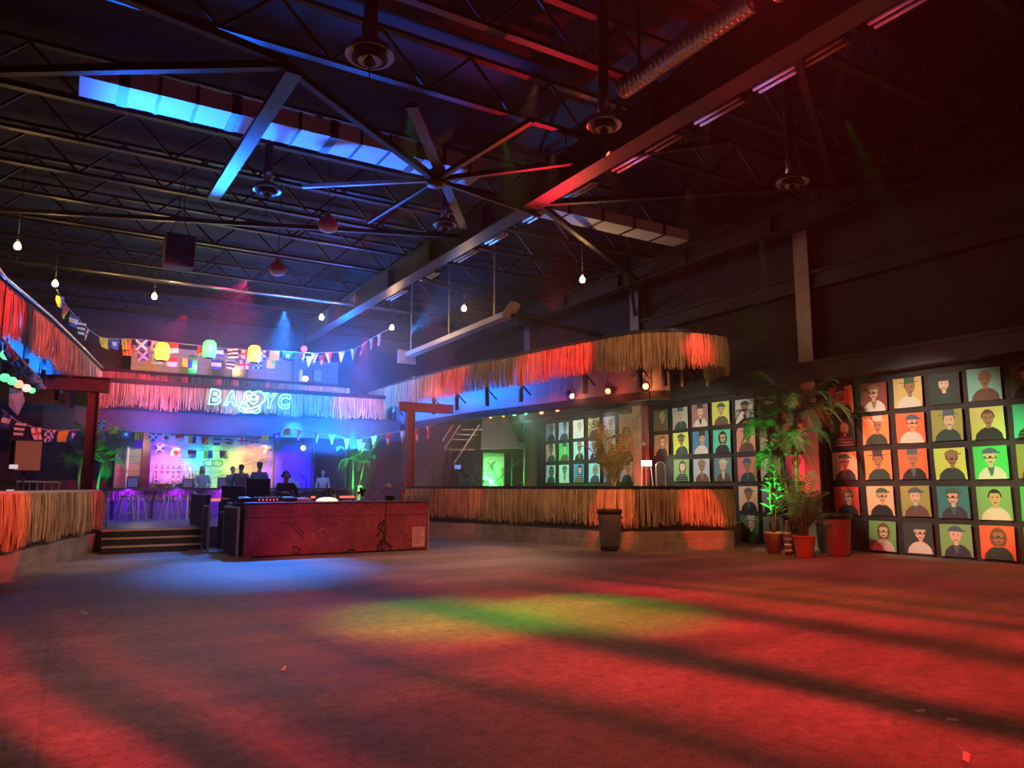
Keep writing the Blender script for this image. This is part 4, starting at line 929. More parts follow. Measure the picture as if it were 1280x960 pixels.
for pts, m_, r_ in (([(925, 440), (945, 405), (962, 365), (945, 372), (930, 400), (950, 410), (960, 440), (945, 480), (925, 490)], SPRAY, .022), ([(968, 370), (966, 430), (950, 500), (975, 515), (995, 500), (975, 475), (945, 460), (925, 520)], SPRAY, .022),
                 ([(648, 402), (620, 430), (615, 465), (632, 478), (650, 450), (640, 415), (655, 400), (665, 420)], SPRAY2, .014), ([(600, 420), (606, 470), (590, 490), (580, 470)], SPRAY2, .014), ([(560, 430), (545, 410), (520, 380), (500, 395), (530, 420), (560, 455)], SPRAY3, .014),
                 ([(500, 500), (520, 490), (540, 510), (520, 525), (500, 515)], SPRAY3, .018), ([(775, 515), (795, 505), (815, 515), (795, 530)], SPRAY, .02), ([(300, 395), (330, 420), (345, 470), (310, 500)], SPRAY3, .010), ([(430, 380), (460, 370), (500, 378), (540, 360)], SPRAY3, .01)):
    MB().tube(smooth(cv(pts), False), r_, 6).build('graffiti', m_, fp_)
n_ = thing('paper_notice', 'pale printed paper notice taped at the right end of the booth', 'notice', (BX0, BY0, 0))
a_, c_ = bx(515.5, 659), bx(530.5, 683)
MB().bbox((a_[0], -.012, c_[2]), (c_[0], -.004, a_[2])).build('sheet', M('pink_lit_paper', (.75, .55, .48), .7), n_)
b = MB()
for k in range(6):
    z = a_[2]-.05-.065*k; b.bbox((a_[0]+.04, -.015, z-.012), (c_[0]-.04-.05*(k % 3), -.0122, z+.008))
b.build('print_line', M('faded_print', (.45, .15, .13), .7), n_)
# black barricade panels with pale steel edges at the booth's left end
def barricade(x, y0, y1, label):
    d = thing('crowd_barricade', label, 'barricade', (x, y0, 0)); L = y1-y0
    MB().bbox((-.02, .03, .12), (.02, L-.03, 1.05)).build('panel', BLACK, d)
    for yy in (0, L): MB().bar((0, yy, .0), (0, yy, 1.1), .045).build('edge_post', EDGE, d)
    MB().bar((0, 0, 1.08), (0, L, 1.08), .04).build('top_bar', EDGE, d); MB().bar((-.32, 0, .02), (.3, 0, .02), .05, .03).build('foot', EDGE, d); MB().bar((-.3, L, .02), (.3, L, .02), .05, .03).build('foot', EDGE, d)
    b = MB()
    for k in range(3): b.bar((-.025, .03, .35+.25*k), (-.025, L-.03, .35+.25*k), .012)
    b.build('rib', DARKSTEEL, d)
barricade(3.36, 17.15, 18.75, 'black panelled barricade with pale steel edges closest to the booth front')
barricade(3.05, 18.95, 19.75, 'black panelled barricade with pale steel edges behind the first one')
d = thing('flight_case', 'open silver edged equipment case beside the left end of the booth', 'case', (3.7, 18.85, 0))
MB().bbox((-.3, 0, 0), (.35, .75, .95)).build('body', BLACK, d, .01)
for z in (.0, .91): MB().bbox((-.31, -.01, z), (.36, .76, z+.04)).build('edge_trim', GALV, d)
MB().bbox((-.2, .1, .96), (.2, .5, 1.16)).build('inner_unit', GALV, d); MB().bbox((-.22, -.02, .55), (.25, -.008, .8)).build('rack_face', GALV, d)
MB().bbox((-.3, .7, .95), (.35, .76, 1.25)).build('lid', BLACK, d)

# riser + gear on the booth top
struct(MB().bbox((3.9, 18.7, 0), (8.1, 20.6, .2)).build('floor_riser', BLACK), 'low black riser behind the booth', 'platform')
def topx(px, Y): return atY(px, 620, Y).x
GY = 17.75
def monitor(px0, px1, py0, Y, label, tiltz):
    a, c = atY(px0, py0, Y), atY(px1, py0, Y); w = c.x-a.x; d = thing('flat_screen', label, 'screen', ((a.x+c.x)/2, Y, BZ), tiltz)
    h = a.z-BZ; MB().bbox((-w/2, -.02, .08), (w/2, .02, h)).build('panel', BLACK, d, .01); MB().bbox((-w/2+.02, .02, .1), (w/2-.02, .026, h-.02)).build('display', M('screen_glow', (.05, .1, .14), .3, emit=(.05, .3, .5), es=.6), d)
    MB().bbox((-.03, -.01, 0), (.03, .03, .1)).build('neck', BLACK, d); MB().bbox((-.14, -.1, 0), (.14, .12, .015)).build('foot', BLACK, d)
monitor(277, 307, 607, 18.0, 'left dark flat screen with a teal lit upper edge on the booth', .1)
monitor(308, 338, 598, 18.15, 'taller dark flat screen next to the performer on the booth', -.08)
d = thing('mixer', 'black audio mixer with small red lights on the booth', 'mixer', (topx(333, GY), GY, BZ)); MB().bbox((-.3, -.2, 0), (.3, .2, .1)).build('body', BLACKG, d, .01)
RLED = M('red_led', (1, .1, .08), .4, emit=(1, .08, .06), es=3.0)
for k in range(6): MB().cyl((-.2+.08*k, -.205, .05), .014, .02, 8, axis=(0, -1, 0)).build('led', RLED, d)
for k in range(8): MB().cyl((-.24+.07*k, (-.1 if k % 2 else .05), .1), .018, .03, 8).build('knob', GALV, d)
for i, (px, nm) in enumerate(((306, 'left of the mixer'), (361, 'right of the mixer'))):
    d = thing('media_player', 'black round platter player '+nm, 'player', (topx(px, GY-.15), GY-.15, BZ), 0, 'platter players on the booth')
    MB().bbox((-.15, -.2, 0), (.15, .2, .09)).build('body', BLACKG, d, .01); MB().lathe((0, -.04, .09), [(.11, 0), (.11, .015), (.1, .022), (.03, .022)], 20).build('platter', GALV, d); MB().bbox((-.1, .1, .09), (.1, .18, .12)).build('display', M('player_display', (.2, .3, .5), .3, emit=(.2, .4, .8), es=.5), d)
d = thing('folded_cloth', 'pinkish folded cloth lying on the booth top', 'cloth', (topx(379, 17.5), 17.5, BZ)); MB().lathe((0, 0, 0), [(.17, 0), (.18, .03), (.15, .07), (.06, .1), (0, .1)], 14).build('fold', M('pinkish_cloth', (.6, .35, .32), .8), d); d.scale = (1.1, .8, 1)
d = thing('dome_lamp', 'flat glowing white dome lamp on the booth top', 'lamp', (topx(409, 17.55), 17.55, BZ)); MB().lathe((0, 0, 0), [(.25, 0), (.26, .02), (.2, .07), (.1, .095), (0, .1)], 24).build('dome', M('glow_dome', (.9, .9, .8), .4, emit=(.9, 1, .7), es=.9), d); MB().cyl((0, 0, .1), .03, .03, 10).build('cap', BLACK, d)
for px0, px1, l in ((389, 394, 'short red light bar on the booth'), (425, 443, 'long red light bar on the booth right half')):
    a, c = atY(px0, 617, 17.7), atY(px1, 617, 17.7); d = thing('light_bar', l, 'light', (a.x, 17.7, BZ), 0, 'red light bars on the booth')
    MB().bbox((-.02, 0, .06), (c.x-a.x+.02, .05, .13)).build('housing', BLACK, d); MB().bbox((0, -.012, .075), (c.x-a.x, 0, .12)).build('lens', RLED, d)
    for xx in (.0, c.x-a.x-.03): MB().bbox((xx, .01, 0), (xx+.03, .04, .06)).build('foot', BLACK, d)
d = thing('red_light_bar', 'red light bar on a stand left of the booth screens', 'light', (atY(256, 619, 20.0).x+.16, 20.0, .0)); MB().bbox((0, 0, 1.18), (.42, .05, 1.25)).build('lens', M('soft_red_led', (1, .3, .25), .4, emit=(1, .25, .2), es=.9), d); MB().bbox((.19, .0, .0), (.23, .05, 1.18)).build('post', BLACK, d); MB().bbox((.1, -.15, 0), (.37, .2, .02)).build('foot', BLACK, d)
def headset(px, Y, label):
    d = thing('headphones', label, 'headphones', (topx(px, Y), Y, BZ)); MB().tube([(.13*math.cos(t*.3142), 0, .14+.16*math.sin(t*.3142)) for t in range(11)], .014, 8).build('headband', BLACK, d)
    for s in (-1, 1): MB().cyl((s*.115, 0, .1), .06, s*.05, 16, axis=(s, 0, 0)).build('ear_cup', GALV if s > 0 else BLACK, d)
    MB().cyl((0, 0, 0), .02, .3, 8).build('stand', BLACK, d); MB().cyl((0, 0, 0), .09, .015, 16).build('stand_foot', BLACK, d)
headset(411, 17.95, 'black headphones on a small stand behind the glowing dome')
d = thing('desk_fan', 'small round desk fan on the booth right half', 'fan', (topx(452, 17.8), 17.8, BZ))
MB().tube([(.13*math.cos(t*.3142), 0, .22+.13*math.sin(t*.3142)) for t in range(20)], .010, 6, True).build('guard_ring', GALV, d)
for k in range(4): MB().bar((0, 0, .22), (.11*math.cos(k*1.571+.4), 0, .22+.11*math.sin(k*1.571+.4)), .07, .006, (0, 1, 0)).build('blade', BLACKG, d)
MB().cyl((0, -.02, .22), .03, .08, 10, axis=(0, 1, 0)).build('motor', BLACK, d); MB().bbox((-.015, .02, 0), (.015, .05, .2)).build('neck', BLACK, d); MB().cyl((0, .03, 0), .08, .015, 16).build('foot', BLACK, d)
d = thing('desk_lamp', 'white headed desk lamp with curved arm on the booth', 'lamp', (topx(466, 17.8), 17.8, BZ))
MB().tube(smooth([(0, 0, .01), (.08, 0, .14), (.2, 0, .28), (.38, 0, .36)], False), .014, 8).build('arm', GALV, d); MB().lathe((.4, 0, .31), [(.085, 0), (.08, .05), (.05, .1), (.02, .12)], 16).build('lamp_shade', WHITE, d); MB().cyl((0, 0, 0), .09, .02, 16).build('base', BLACK, d)
d = thing('flower_vase', 'pink flowers in a small vase on the booth', 'flowers', (topx(502, 17.9), 17.9, BZ)); MB().lathe((0, 0, 0), [(.05, 0), (.07, .06), (.04, .16), (.05, .2)], 14).build('vase', PINK, d)
FLW = M('pink_petals', (.75, .2, .25), .6)
for k in range(7): a = k*.9; MB().tube([(0, 0, .15), (.05*math.cos(a), .05*math.sin(a), .3), (.12*math.cos(a), .1*math.sin(a), .36+.03*(k % 3))], .006, 5).sph((.12*math.cos(a), .1*math.sin(a), .38+.03*(k % 3)), .035, 8).build('flower', FLW, d)
d = thing('small_stand', 'small white three legged stand at the right end of the booth', 'stand', (topx(511, 17.6), 17.6, BZ)); MB().bbox((-.12, -.06, .12), (.12, .06, .14)).build('top', WHITE, d)
for s in (-1, 1): MB().bar((s*.1, 0, .12), (s*.11, 0, 0), .025).build('leg', WHITE, d)
d = thing('paper_pad', 'orange box at the right end of the booth by the post', 'box', (topx(487, 17.9), 17.9, BZ)); MB().bbox((-.1, -.08, 0), (.1, .08, .12)).build('body', BLACKG, d, .01); MB().bbox((-.11, -.09, .12), (.11, .09, .14)).build('lid', M('orange_lid', (.6, .25, .1), .5), d)
d.name = 'small_box'
d = thing('microphone_stand', 'thin black microphone stand behind the booth near the blue doorway', 'microphone stand', (atY(383, 600, 19.4).x, 19.4, .2)); MB().cyl((0, 0, 0), .012, 1.5, 8).build('pole', BLACKG, d); MB().tube([(0, 0, 1.5), (-.2, -.2, 1.62)], .01, 6).build('boom', BLACKG, d); MB().sph((-.22, -.22, 1.64), .04, 10).build('microphone', GALV, d); MB().cyl((0, 0, 0), .14, .02, 16).build('foot', BLACK, d)

# ================================================================== PEOPLE
def skin_mesh(verts, edges, radii, sub=2):
    me = bpy.data.meshes.new('body'); me.from_pydata([V(v) for v in verts], edges, []); o = bpy.data.objects.new('tmp', me); COL.objects.link(o)
    sk = o.modifiers.new('skin', 'SKIN'); sk.use_smooth_shade = True
    for i, r in enumerate(radii):
        sv = me.skin_vertices[0].data[i]; sv.radius = (r, r) if not isinstance(r, tuple) else r; sv.use_root = (i == 0)
    ss = o.modifiers.new('sub', 'SUBSURF'); ss.levels = sub; ss.render_levels = sub
    out = bpy.data.meshes.new_from_object(o.evaluated_get(bpy.context.evaluated_depsgraph_get())); bpy.data.objects.remove(o); return out
class Rig:
    def __init__(s): s.v = []; s.e = []; s.r = []
    def add(s, p, r, par=None):
        s.v.append(p); s.r.append(r); i = len(s.v)-1
        if par is not None: s.e.append((par, i))
        return i
    def mesh(s, sub=2): return skin_mesh(s.v, s.e, s.r, sub)
def arm_pts(sx, pose):
    if pose == 'bar': return [(sx*.19, .0, 1.42), (sx*.27, .06, 1.16), (sx*.17, .3, 1.07), (sx*.13, .37, 1.06)]
    if pose == 'reach': return [(sx*.19, .0, 1.42), (sx*.28, .12, 1.2), (sx*.2, .38, 1.22), (sx*.18, .45, 1.22)]
    return [(sx*.19, 0, 1.42), (sx*.25, .0, 1.14), (sx*.24, .08, .9), (sx*.235, .1, .83)]
def person(label, loc, face, skin, hair, shirt, trousers, pose='bar', long_hair=False, h=1.0, width=1.0, cap=False, phones=False, lean=.0):
    g = Rig(); a = g.add
    pel = a((0, 0, .95), (.15*width, .11)); sp = a((0, .01, 1.12), (.13*width, .10), pel); ch = a((0, 0, 1.32), (.16*width, .115), sp); nb = a((0, -.01, 1.46), (.075, .07), ch); nk = a((0, 0, 1.53), .05, nb)
    h0 = a((0, .02, 1.585), (.062, .07), nk); h1 = a((0, .015, 1.66), (.075, .092), h0); h2 = a((0, .0, 1.735), (.06, .075), h1)
    a((0, .125, 1.645), .014, h1)                                      # nose
    for sx in (-1, 1): a((sx*.088, -.005, 1.645), .016, h1)             # ears
    for sx in (-1, 1):
        P = arm_pts(sx, pose); s0 = a(P[0], .058, ch); e0 = a(P[1], .043, s0); w0 = a(P[2], .03, e0); hd = a(P[3], (.04, .022), w0)
        d = (V(P[3])-V(P[2])).normalized(); sd = V((sx, 0, 0)) if abs(d.x) < .9 else V((0, 1, 0)); sd = (sd-d*sd.dot(d)).normalized(); dn = V((0, 0, -1)) if abs(d.z) < .8 else V((0, 1, 0))
        for k, (o_, l) in enumerate(((-.03, .075), (-.01, .088), (.011, .082), (.03, .062))):
            m1 = a(tuple(V(P[3])+sd*o_+d*.045), .0095, hd); m2 = a(tuple(V(P[3])+sd*o_*1.1+d*(.045+l*.5)+dn*.01), .009, m1); a(tuple(V(P[3])+sd*o_*1.1+d*(.045+l*.85)+dn*.035), .008, m2)
        t1 = a(tuple(V(P[3])-sd*.045+d*.0), .011, hd); a(tuple(V(P[3])-sd*.065+d*.045), .009, t1)
        hp = a((sx*.1, 0, .9), .095, pel); kn = a((sx*.11, .02, .5), .062, hp); an = a((sx*.115, -.02, .09), .042, kn); a((sx*.13, .15, .035), .036, an)
    root = thing('person', label, 'person', loc, face); root.scale = (h, h, h)
    bm_ = g.mesh(2); bm_.materials.clear(); bm_.materials.append(skin); b = inst('body', bm_, root)
    g = Rig(); a = g.add
    c0 = a((0, 0, .93), (.165*width, .125)); c1 = a((0, .01, 1.12), (.15*width, .12), c0); c2 = a((0, 0, 1.33), (.18*width, .135), c1); a((0, -.01, 1.445), (.1, .085), c2)
    for sx in (-1, 1):
        P = arm_pts(sx, pose); s0 = a(P[0], .075, c2); e0 = a(P[1], .057, s0); a(tuple(V(P[1]).lerp(V(P[2]), .75)), .043, e0)
    m_ = g.mesh(2); m_.materials.clear(); m_.materials.append(shirt); inst('shirt', m_, root)
    g = Rig(); a = g.add; c0 = a((0, 0, .94), (.16*width, .12))
    for sx in (-1, 1): hp = a((sx*.1, 0, .87), .105, c0); kn = a((sx*.11, .02, .5), .075, hp); a((sx*.115, -.02, .1), .058, kn)
    m_ = g.mesh(2); m_.materials.clear(); m_.materials.append(trousers); inst('trousers', m_, root)
    b = MB(); b.sph((0, -.018, 1.69), .1, 14, (.88, 1.02, .82))
    if long_hair: b.sph((0, -.055, 1.56), .1, 14, (1.0, .65, 1.7))
    b.build('hair', hair, root)
    if cap: MB().lathe((0, -.01, 1.71), [(.098, 0), (.1, .03), (.08, .075), (.0, .09)], 16).bbox((-.07, .06, 1.71), (.07, .19, 1.722)).build('cap', BLACK, root)
    if phones:
        MB().tube([(.1*math.cos(t*.3142), -.005, 1.66+.125*math.sin(t*.3142)) for t in range(11)], .011, 6).build('headband', BLACK, root)
        for s in (-1, 1): MB().cyl((s*.085, 0, 1.645), .042, .035, 14, axis=(s, 0, 0)).build('ear_cup', BLACK, root)
    return root
HB = M('dark_hair', (.025, .02, .02), .5); HL = M('light_brown_hair', (.3, .18, .1), .5)
CB = M('black_cloth', (.025, .025, .03), .85); CP = M('plum_cloth', (.14, .07, .1), .85); CW = M('pale_cloth', (.5, .48, .48), .85); CN = M('navy_cloth', (.05, .06, .11), .85); CG = M('grey_cloth', (.16, .16, .17), .85)
def pl(px, Y, z=.52): p = atY(px, 610, Y); return (p.x, Y, z)
FACE_US = math.pi
person('person with long hair in a pale top leaning on the bar under the mural', pl(252, 27.5), FACE_US, SKIN[0], HL, CW, CB, 'bar', True, .97)
person('person with dark hair standing farther off between the mural and the bar', pl(290, 28.3), FACE_US+.3, SKIN[2], HB, CG, CB, 'down', False, .98)
person('broad person in a plum shirt seen from behind at the bar', pl(300.5, 24.9), 0.1, SKIN[1], HB, CP, CB, 'bar', False, .98, 1.2)
person('person in a dark cap and plum shirt behind the taller screen', pl(323.5, 25.45), -.15, SKIN[1], HB, CP, CB, 'bar', False, 1.02, 1.1, cap=True)
person('person in black wearing headphones bent over the booth controls', pl(357, 19.35, .2), FACE_US+.2, SKIN[2], HB, CB, CB, 'reach', False, .98, 1.05, phones=True)
person('pale dressed person standing in the blue haze right of the doorway', pl(403, 27.6), FACE_US-.2, SKIN[0], HL, CW, CG, 'down', False, .92)

# ================================================================== RIGHT PLATFORM PROPS
KY = 25.2
a_, c_ = atY(602, 560, KY), atY(656, 612, KY); kx0, kx1 = a_.x, c_.x; zt = atY(620, 562, KY).z
d = thing('kiosk', 'small black kiosk with sloping grey roof and green lit doorway', 'kiosk', (kx0, KY, .56)); W_ = kx1-kx0; zt -= .56
g0 = atY(604, 566, KY).x-kx0; g1 = atY(640, 566, KY).x-kx0
MB().bbox((0, 0, 0), (g0, .08, zt)).bbox((g1, 0, 0), (W_, .08, zt)).bbox((g0, 0, zt-.12), (g1, .08, zt)).build('front_wall', BLACK, d)
MB().bbox((W_-.06, .08, 0), (W_, 2.6, zt)).build('side_wall', BLACK, d); MB().bbox((0, .08, 0), (.06, 2.6, zt)).build('side_wall', BLACK, d)
MB().bbox((g0+.02, .55, 0), (g1-.02, .6, zt-.1)).build('back_screen', M('white_screen_cloth', (.75, .78, .75), .8), d, .02)
rz = atY(640, 524, KY+1.6).z-.56
MB().slab([(g0-.35, -.45, zt-.05), (W_*.78, -.45, zt+.05), (W_+.05, 1.5, rz), (W_*.42, 1.5, rz)], .06).build('roof', M('grey_tarpaulin', (.3, .31, .32), .6, vary=.2), d)
MB().bbox((W_*.75, -.1, zt+.05), (W_, .05, zt+.3)).build('gable_board', M('grey_board', (.4, .4, .4), .6), d)
MB().bbox((g0, -.03, .55), (g1+.5, .0, .62)).build('rail', BLACK, d)
p = atY(655.5, 600, KY-.2); tag(MB().cyl((p.x, KY-.2, .56), .05, 3.3, 10).build('metal_pipe', GALV), 'grey upright metal pipe at the right edge of the kiosk', 'pipe')
a_, c_ = atY(657.5, 600, 25.6), atY(669, 600, 25.6)
struct(MB().bbox((a_.x, 25.6, .56), (c_.x, 25.66, 4.1)).build('wall_plank', TANPLANK), 'weathered upright planks right of the kiosk', 'wall')
d = thing('lattice_frame', 'slanted thin metal lattice leaning beside the kiosk', 'lattice', (0, 24.3, 0))
LT = lambda x, y, Y=0: (lambda p: (p.x, 0+Y, p.z))(atY(x, y, 24.3))
lat = M('lattice_metal', (.42, .34, .28), .5, .3)
for p_, q_ in (((575, 531), (556, 561)), ((566, 531), (553.5, 551)), ((599, 531), (567.5, 579))): MB().bar(LT(*p_), LT(*q_), .05).build('rail_bar', lat, d)
for p_, q_ in (((556, 562), (594, 562)), ((566, 549), (592, 550)), ((571, 543), (597, 544)), ((577, 537), (603, 537))): MB().bar(LT(*p_), LT(*q_), .035).build('rung', lat, d)
for xx in (560, 590): q_ = LT(xx, 562); MB().bar(q_, (q_[0], .6, .58), .05).build('prop_leg', BLACKG, d)
p = atY(572, 584, 23.6); d = thing('flat_screen', 'small bluish lit screen on a stand among the platform plants', 'screen', (p.x, 23.6, .56)); z_ = p.z-.56
MB().bbox((-.14, 0, z_-.08), (.14, .03, z_+.1)).build('panel', BLACK, d); MB().bbox((-.12, -.006, z_-.06), (.12, 0, z_+.08)).build('display', M('blue_display', (.1, .2, .5), .3, emit=(.12, .3, .9), es=.9), d); MB().bbox((-.02, .03, 0), (.02, .06, z_+.0)).build('pole', BLACK, d); MB().cyl((0, .04, 0), .16, .02, 14).build('foot', BLACK, d)
# easel with work lamp
p = atY(808, 579, 18.3); d = thing('flood_lamp', 'bright white work lamp on an easel stand in front of the red column', 'lamp', (p.x, 18.3, .56), -.6); z_ = p.z-.56
MB().bbox((-.17, -.05, z_-.1), (.17, .06, z_+.09)).build('lamp_head', BLACK, d); MB().bbox((-.155, -.062, z_-.085), (.155, -.05, z_+.075)).build('lens', M('white_flood_lens', (1, 1, .95), .3, emit=(1, .95, .8), es=30), d)
for s in (-1, 1): MB().bar((s*.13, .0, z_-.05), (s*.26, -.05, 0), .03).build('leg', GALV, d)
MB().bar((0, .06, z_), (0, .4, 0), .03).build('leg', GALV, d); MB().bar((-.22, -.06, .25), (.22, -.06, .25), .03).build('crossbar', GALV, d)
WORKL = (p.x-.1, 18.2, p.z)
p = atY(826, 600, 17.6); d = thing('arched_mirror', 'small arched board with a dark patterned face next to the work lamp', 'mirror', (p.x, 17.6, .56), -.5); h_ = atY(826, 577, 17.6).z-.56
for r_, y_, m_, nm in ((.155, 0, CUP, 'frame'), (.13, -.012, M('mottled_mirror_face', (.16, .09, .08), .5, vary=.95, vscale=22), 'face')):
    b = MB(); poly = [(-r_, .02 if y_ == 0 else .05), (r_, .02 if y_ == 0 else .05)]+[(r_*math.cos(t*.3142), h_-.155+r_*math.sin(t*.3142)) for t in range(11)]
    A = [b.bm.verts.new((x, y_-.012, z)) for x, z in poly]; B = [b.bm.verts.new((x, y_+.012, z)) for x, z in poly]
    b.bm.faces.new(A); b.bm.faces.new(B[::-1])
    for i in range(len(A)): b.bm.faces.new((A[i], A[(i+1) % len(A)], B[(i+1) % len(A)], B[i]))
    b.build(nm, m_, d)
p = atY(712, 604, 20.2); d = thing('serving_tray', 'small tray of cups on the right platform ledge below the posters', 'tray', (p.x, 20.2, 1.1)); MB().bbox((-.25, -.15, .3), (.25, .15, .33)).build('plate', EDGE, d); MB().bbox((-.03, -.03, -.54), (.03, .03, .3)).build('stand_leg', BLACK, d)
for k in range(3): MB().lathe((-.15+.15*k, 0, .33), [(.03, 0), (.045, .1), (.04, .1), (.03, .01)], 10).build('cup', CUP, d)

# ---- stage lights
def par(loc, target, col, cn, label, energy, group, es=60, size=26, r=.085):
    d = thing('hanging_stage_light', label, 'stage light', loc, 0, group); dr = (V(target)-V(loc)).normalized()
    q = dr.to_track_quat('-Z', 'Y').to_matrix()
    MB().lathe(-dr*.28, [(.03, 0), (r*.9, .03), (r, .1), (r+.012, .27), (r+.016, .28)], 18, dr).build('can', BLACKG, d); cn_ = [o for o in COL.objects if o.parent == d][0]
    MB().lathe(dr*.005, [(r*.92, 0), (r*.8, .018), (0, .026)], 18, dr).build('lens', M('lens_'+cn, col, .3, emit=col, es=es), cn_)
    MB().tube([(0, -r-.03, -.02), (0, -r-.03, .2), (0, r+.03, .2), (0, r+.03, -.02)], .01, 5).build('yoke', BLACK, d); MB().cyl((0, 0, .2), .012, .14, 6).build('clamp', BLACK, d)
    spot(V(loc)+dr*.07, target, energy, col, size, .5, .03, 'stage_beam'); point(V(loc)+dr*.12+V((-.12, -.1, 0)), energy*.09, col, .03, 'lens_spill'); return d  # extra point beside the lens, added to make its halo in the haze
LAMPS = [((613, 520), 'orange', ORANGE, (8.0, 15.0, .0)), ((629, 518), 'orange', ORANGE, (8.5, 14.0, .0)), ((643, 517), 'green', GREEN, (12.2, 18.2, 1.2)), ((658, 516), 'green', GREEN, (14.6, 19.0, .8)), ((677, 515), 'red', (1, .09, .05), (13.5, 15.0, 1.0)), ((697, 512), 'red', (1, .09, .05), (14.5, 15.0, .6)),
         ((715, 495), 'ember', (1, .3, .15), (11.9, 10.0, .0)), ((760, 489), 'red', (1, .09, .05), (9.0, 13.0, 2.5)), ((807, 483), 'orange', ORANGE, (11.3, 11.0, 3.6))]
nth = dict(orange=0, green=0, red=0, ember=0); oth = ['first', 'second', 'third']
pp = []
for i, ((px, py), cn, col, tg) in enumerate(LAMPS):
    z_ = 3.95 if i < 6 else (4.1 if i < 8 else 4.12); p = atZ(px, py, z_); pp.append(p)
    nth[cn] += 1
    nm_ = 'glowing stage light under the right canopy, %s %s one from the left' % (oth[nth[cn]-1], cn)
    par(p, tg, col, cn, ('small glowing amber stage light under the right canopy above the red ones' if cn == 'ember' else nm_), [160, 160, 260, 300, 160, 160, 60, 120, 200][i], 'stage lights under the right canopy', 11, 30)
P_ = sorted(pp[:6], key=lambda v: -v.y)
tag(MB().tube([P_[0]+V((-.1, .5, .34)), P_[0]+V((0, 0, .34)), P_[3]+V((0, 0, .34)), P_[5]+V((0, 0, .34)), P_[5]+V((.2, -.8, .34)), V((12.75, 14.5, 4.46))], .03, 8).build('hanging_pipe', GALV), 'metal pipe carrying the stage lights under the right canopy', 'pipe')
tag(MB().tube([atZ(700, 509, 3.95)+V((.15, 0, .05)), atZ(760, 500, 3.95), atZ(830, 489, 4.05)], .025, 8).build('hanging_pipe', GALV), 'thin bright conduit running right from the red stage lights', 'pipe')
# left truss with coloured globes
tp = [V((-1.08, 14.2, 4.0)), V((-.55, 20.6, 4.0))]
WT = M('pale_truss', (.3, .3, .32), .4, .5)
d = thing('hanging_pipe', 'thin lighting pipe under the left canopy carrying pale stage lights', 'pipe', (0, 0, 0)); MB().tube([tp[0], tp[1]], .025, 8).build('tube', WT, d)
for f in (.1, .5, .9): q0 = tp[0].lerp(tp[1], f); MB().cyl((q0.x, q0.y, 4.0), .012, 1.0, 6).build('hanger_rod', BLACK, d)
gl = [((7.5, 443.5), 'green', (.2, 1, .45)), ((6, 472), 'green', (.2, 1, .45)), ((15, 476), 'green', (.2, 1, .45)), ((23, 480), 'peach', (1, .55, .28)), ((33, 485), 'cream', (1, .75, .6)), ((40, 488), 'green', (.2, 1, .45))]
pos = ['uppermost', 'nearest', 'middle', 'only', 'only', 'farthest']
for i, ((px, py), cn, col) in enumerate(gl):
    p = atZ(px, py, 3.7 if i else 3.85); r_ = .09 if i < 5 else .07
    d = thing('hanging_globe_light', '%s glowing %s globe light under the left canopy pipe' % (pos[i], cn), 'globe light', p, 0, 'globe lights under the left canopy')
    MB().sph((0, 0, 0), r_, 16).build('globe', M('globe_'+cn, col, .4, emit=col, es=1.1), d); MB().cyl((0, 0, r_*.8), .05, .12, 10).build('socket', BLACK, d); MB().cyl((0, 0, r_*.8+.12), .012, .22 if i else .1, 6).build('yoke', BLACK, d)
# small unlit par cans clustered on that truss, blue lit
for i in range(5):
    q0 = tp[0].lerp(tp[1], .2+.17*i); d = thing('hanging_stage_light', 'small pale stage light on the left pipe, number %d from the near end' % (i+1), 'stage light', q0+V((.0, 0, -.1)), 0, 'pale stage lights on the left pipe')
    MB().lathe((0, 0, 0), [(.05, 0), (.07, .03), (.075, .2), (.085, .22)], 14, (.5, -.35, -.8)).build('can', WT, d); MB().tube([(0, -.09, -.06), (0, -.09, .06), (0, .09, .06), (0, .09, -.06)], .01, 5).build('yoke', WT, d)
p = atY(20, 501, 19.0); d = thing('hanging_banner', 'small blue lit cloth hanging below the left pipe', 'cloth', p)
b = MB(); b.slab([(-.14, 0, .28), (.1, .02, .22), (.16, 0, .02), (.06, .0, -.32), (-.12, .02, -.12)], .01); b.build('cloth', M('pale_blue_cloth', (.45, .55, .7), .8), d); MB().cyl((0, 0, .2), .006, 4.0-p.z-.2, 5).build('cord', CORD, d)

# ---- left platform props
p = atY(29, 600, 18.9); d = thing('loudspeaker', 'reddish brown fronted loudspeaker on a pole on the left platform', 'speaker', (p.x, 18.9, .56), .25)
MB().bbox((-.25, -.2, 1.3), (.25, .2, 1.95)).build('cabinet', M('speaker_side', (.06, .05, .05), .6), d, .02); MB().bbox((-.235, -.225, 1.32), (.235, -.2, 1.93)).build('grille', M('brown_grille', (.42, .17, .11), .7, vary=.15, vscale=30), d)
MB().cyl((0, 0, .1), .025, 1.2, 8).build('pole', BLACK, d)
for k in range(3): a = k*2.094; MB().bar((0, 0, .5), (.4*math.cos(a), .4*math.sin(a), 0), .03).build('leg', BLACK, d)
d = thing('equipment_rack', 'black equipment rack with small white lit panels beside the loudspeaker', 'rack', (atY(24, 608, 17.1).x-.22, 17.1, .56)); d.scale = (.7, .7, 1)
MB().bbox((-.3, -.25, 0), (.3, .25, 1.0)).build('body', BLACK, d, .01); MB().bbox((-.2, -.2, 1.0), (.25, .2, 1.12)).build('mixer_unit', BLACKG, d)
LP_ = M('lit_white_panel', (.9, .9, 1), .4, emit=(.8, .8, 1), es=.5)
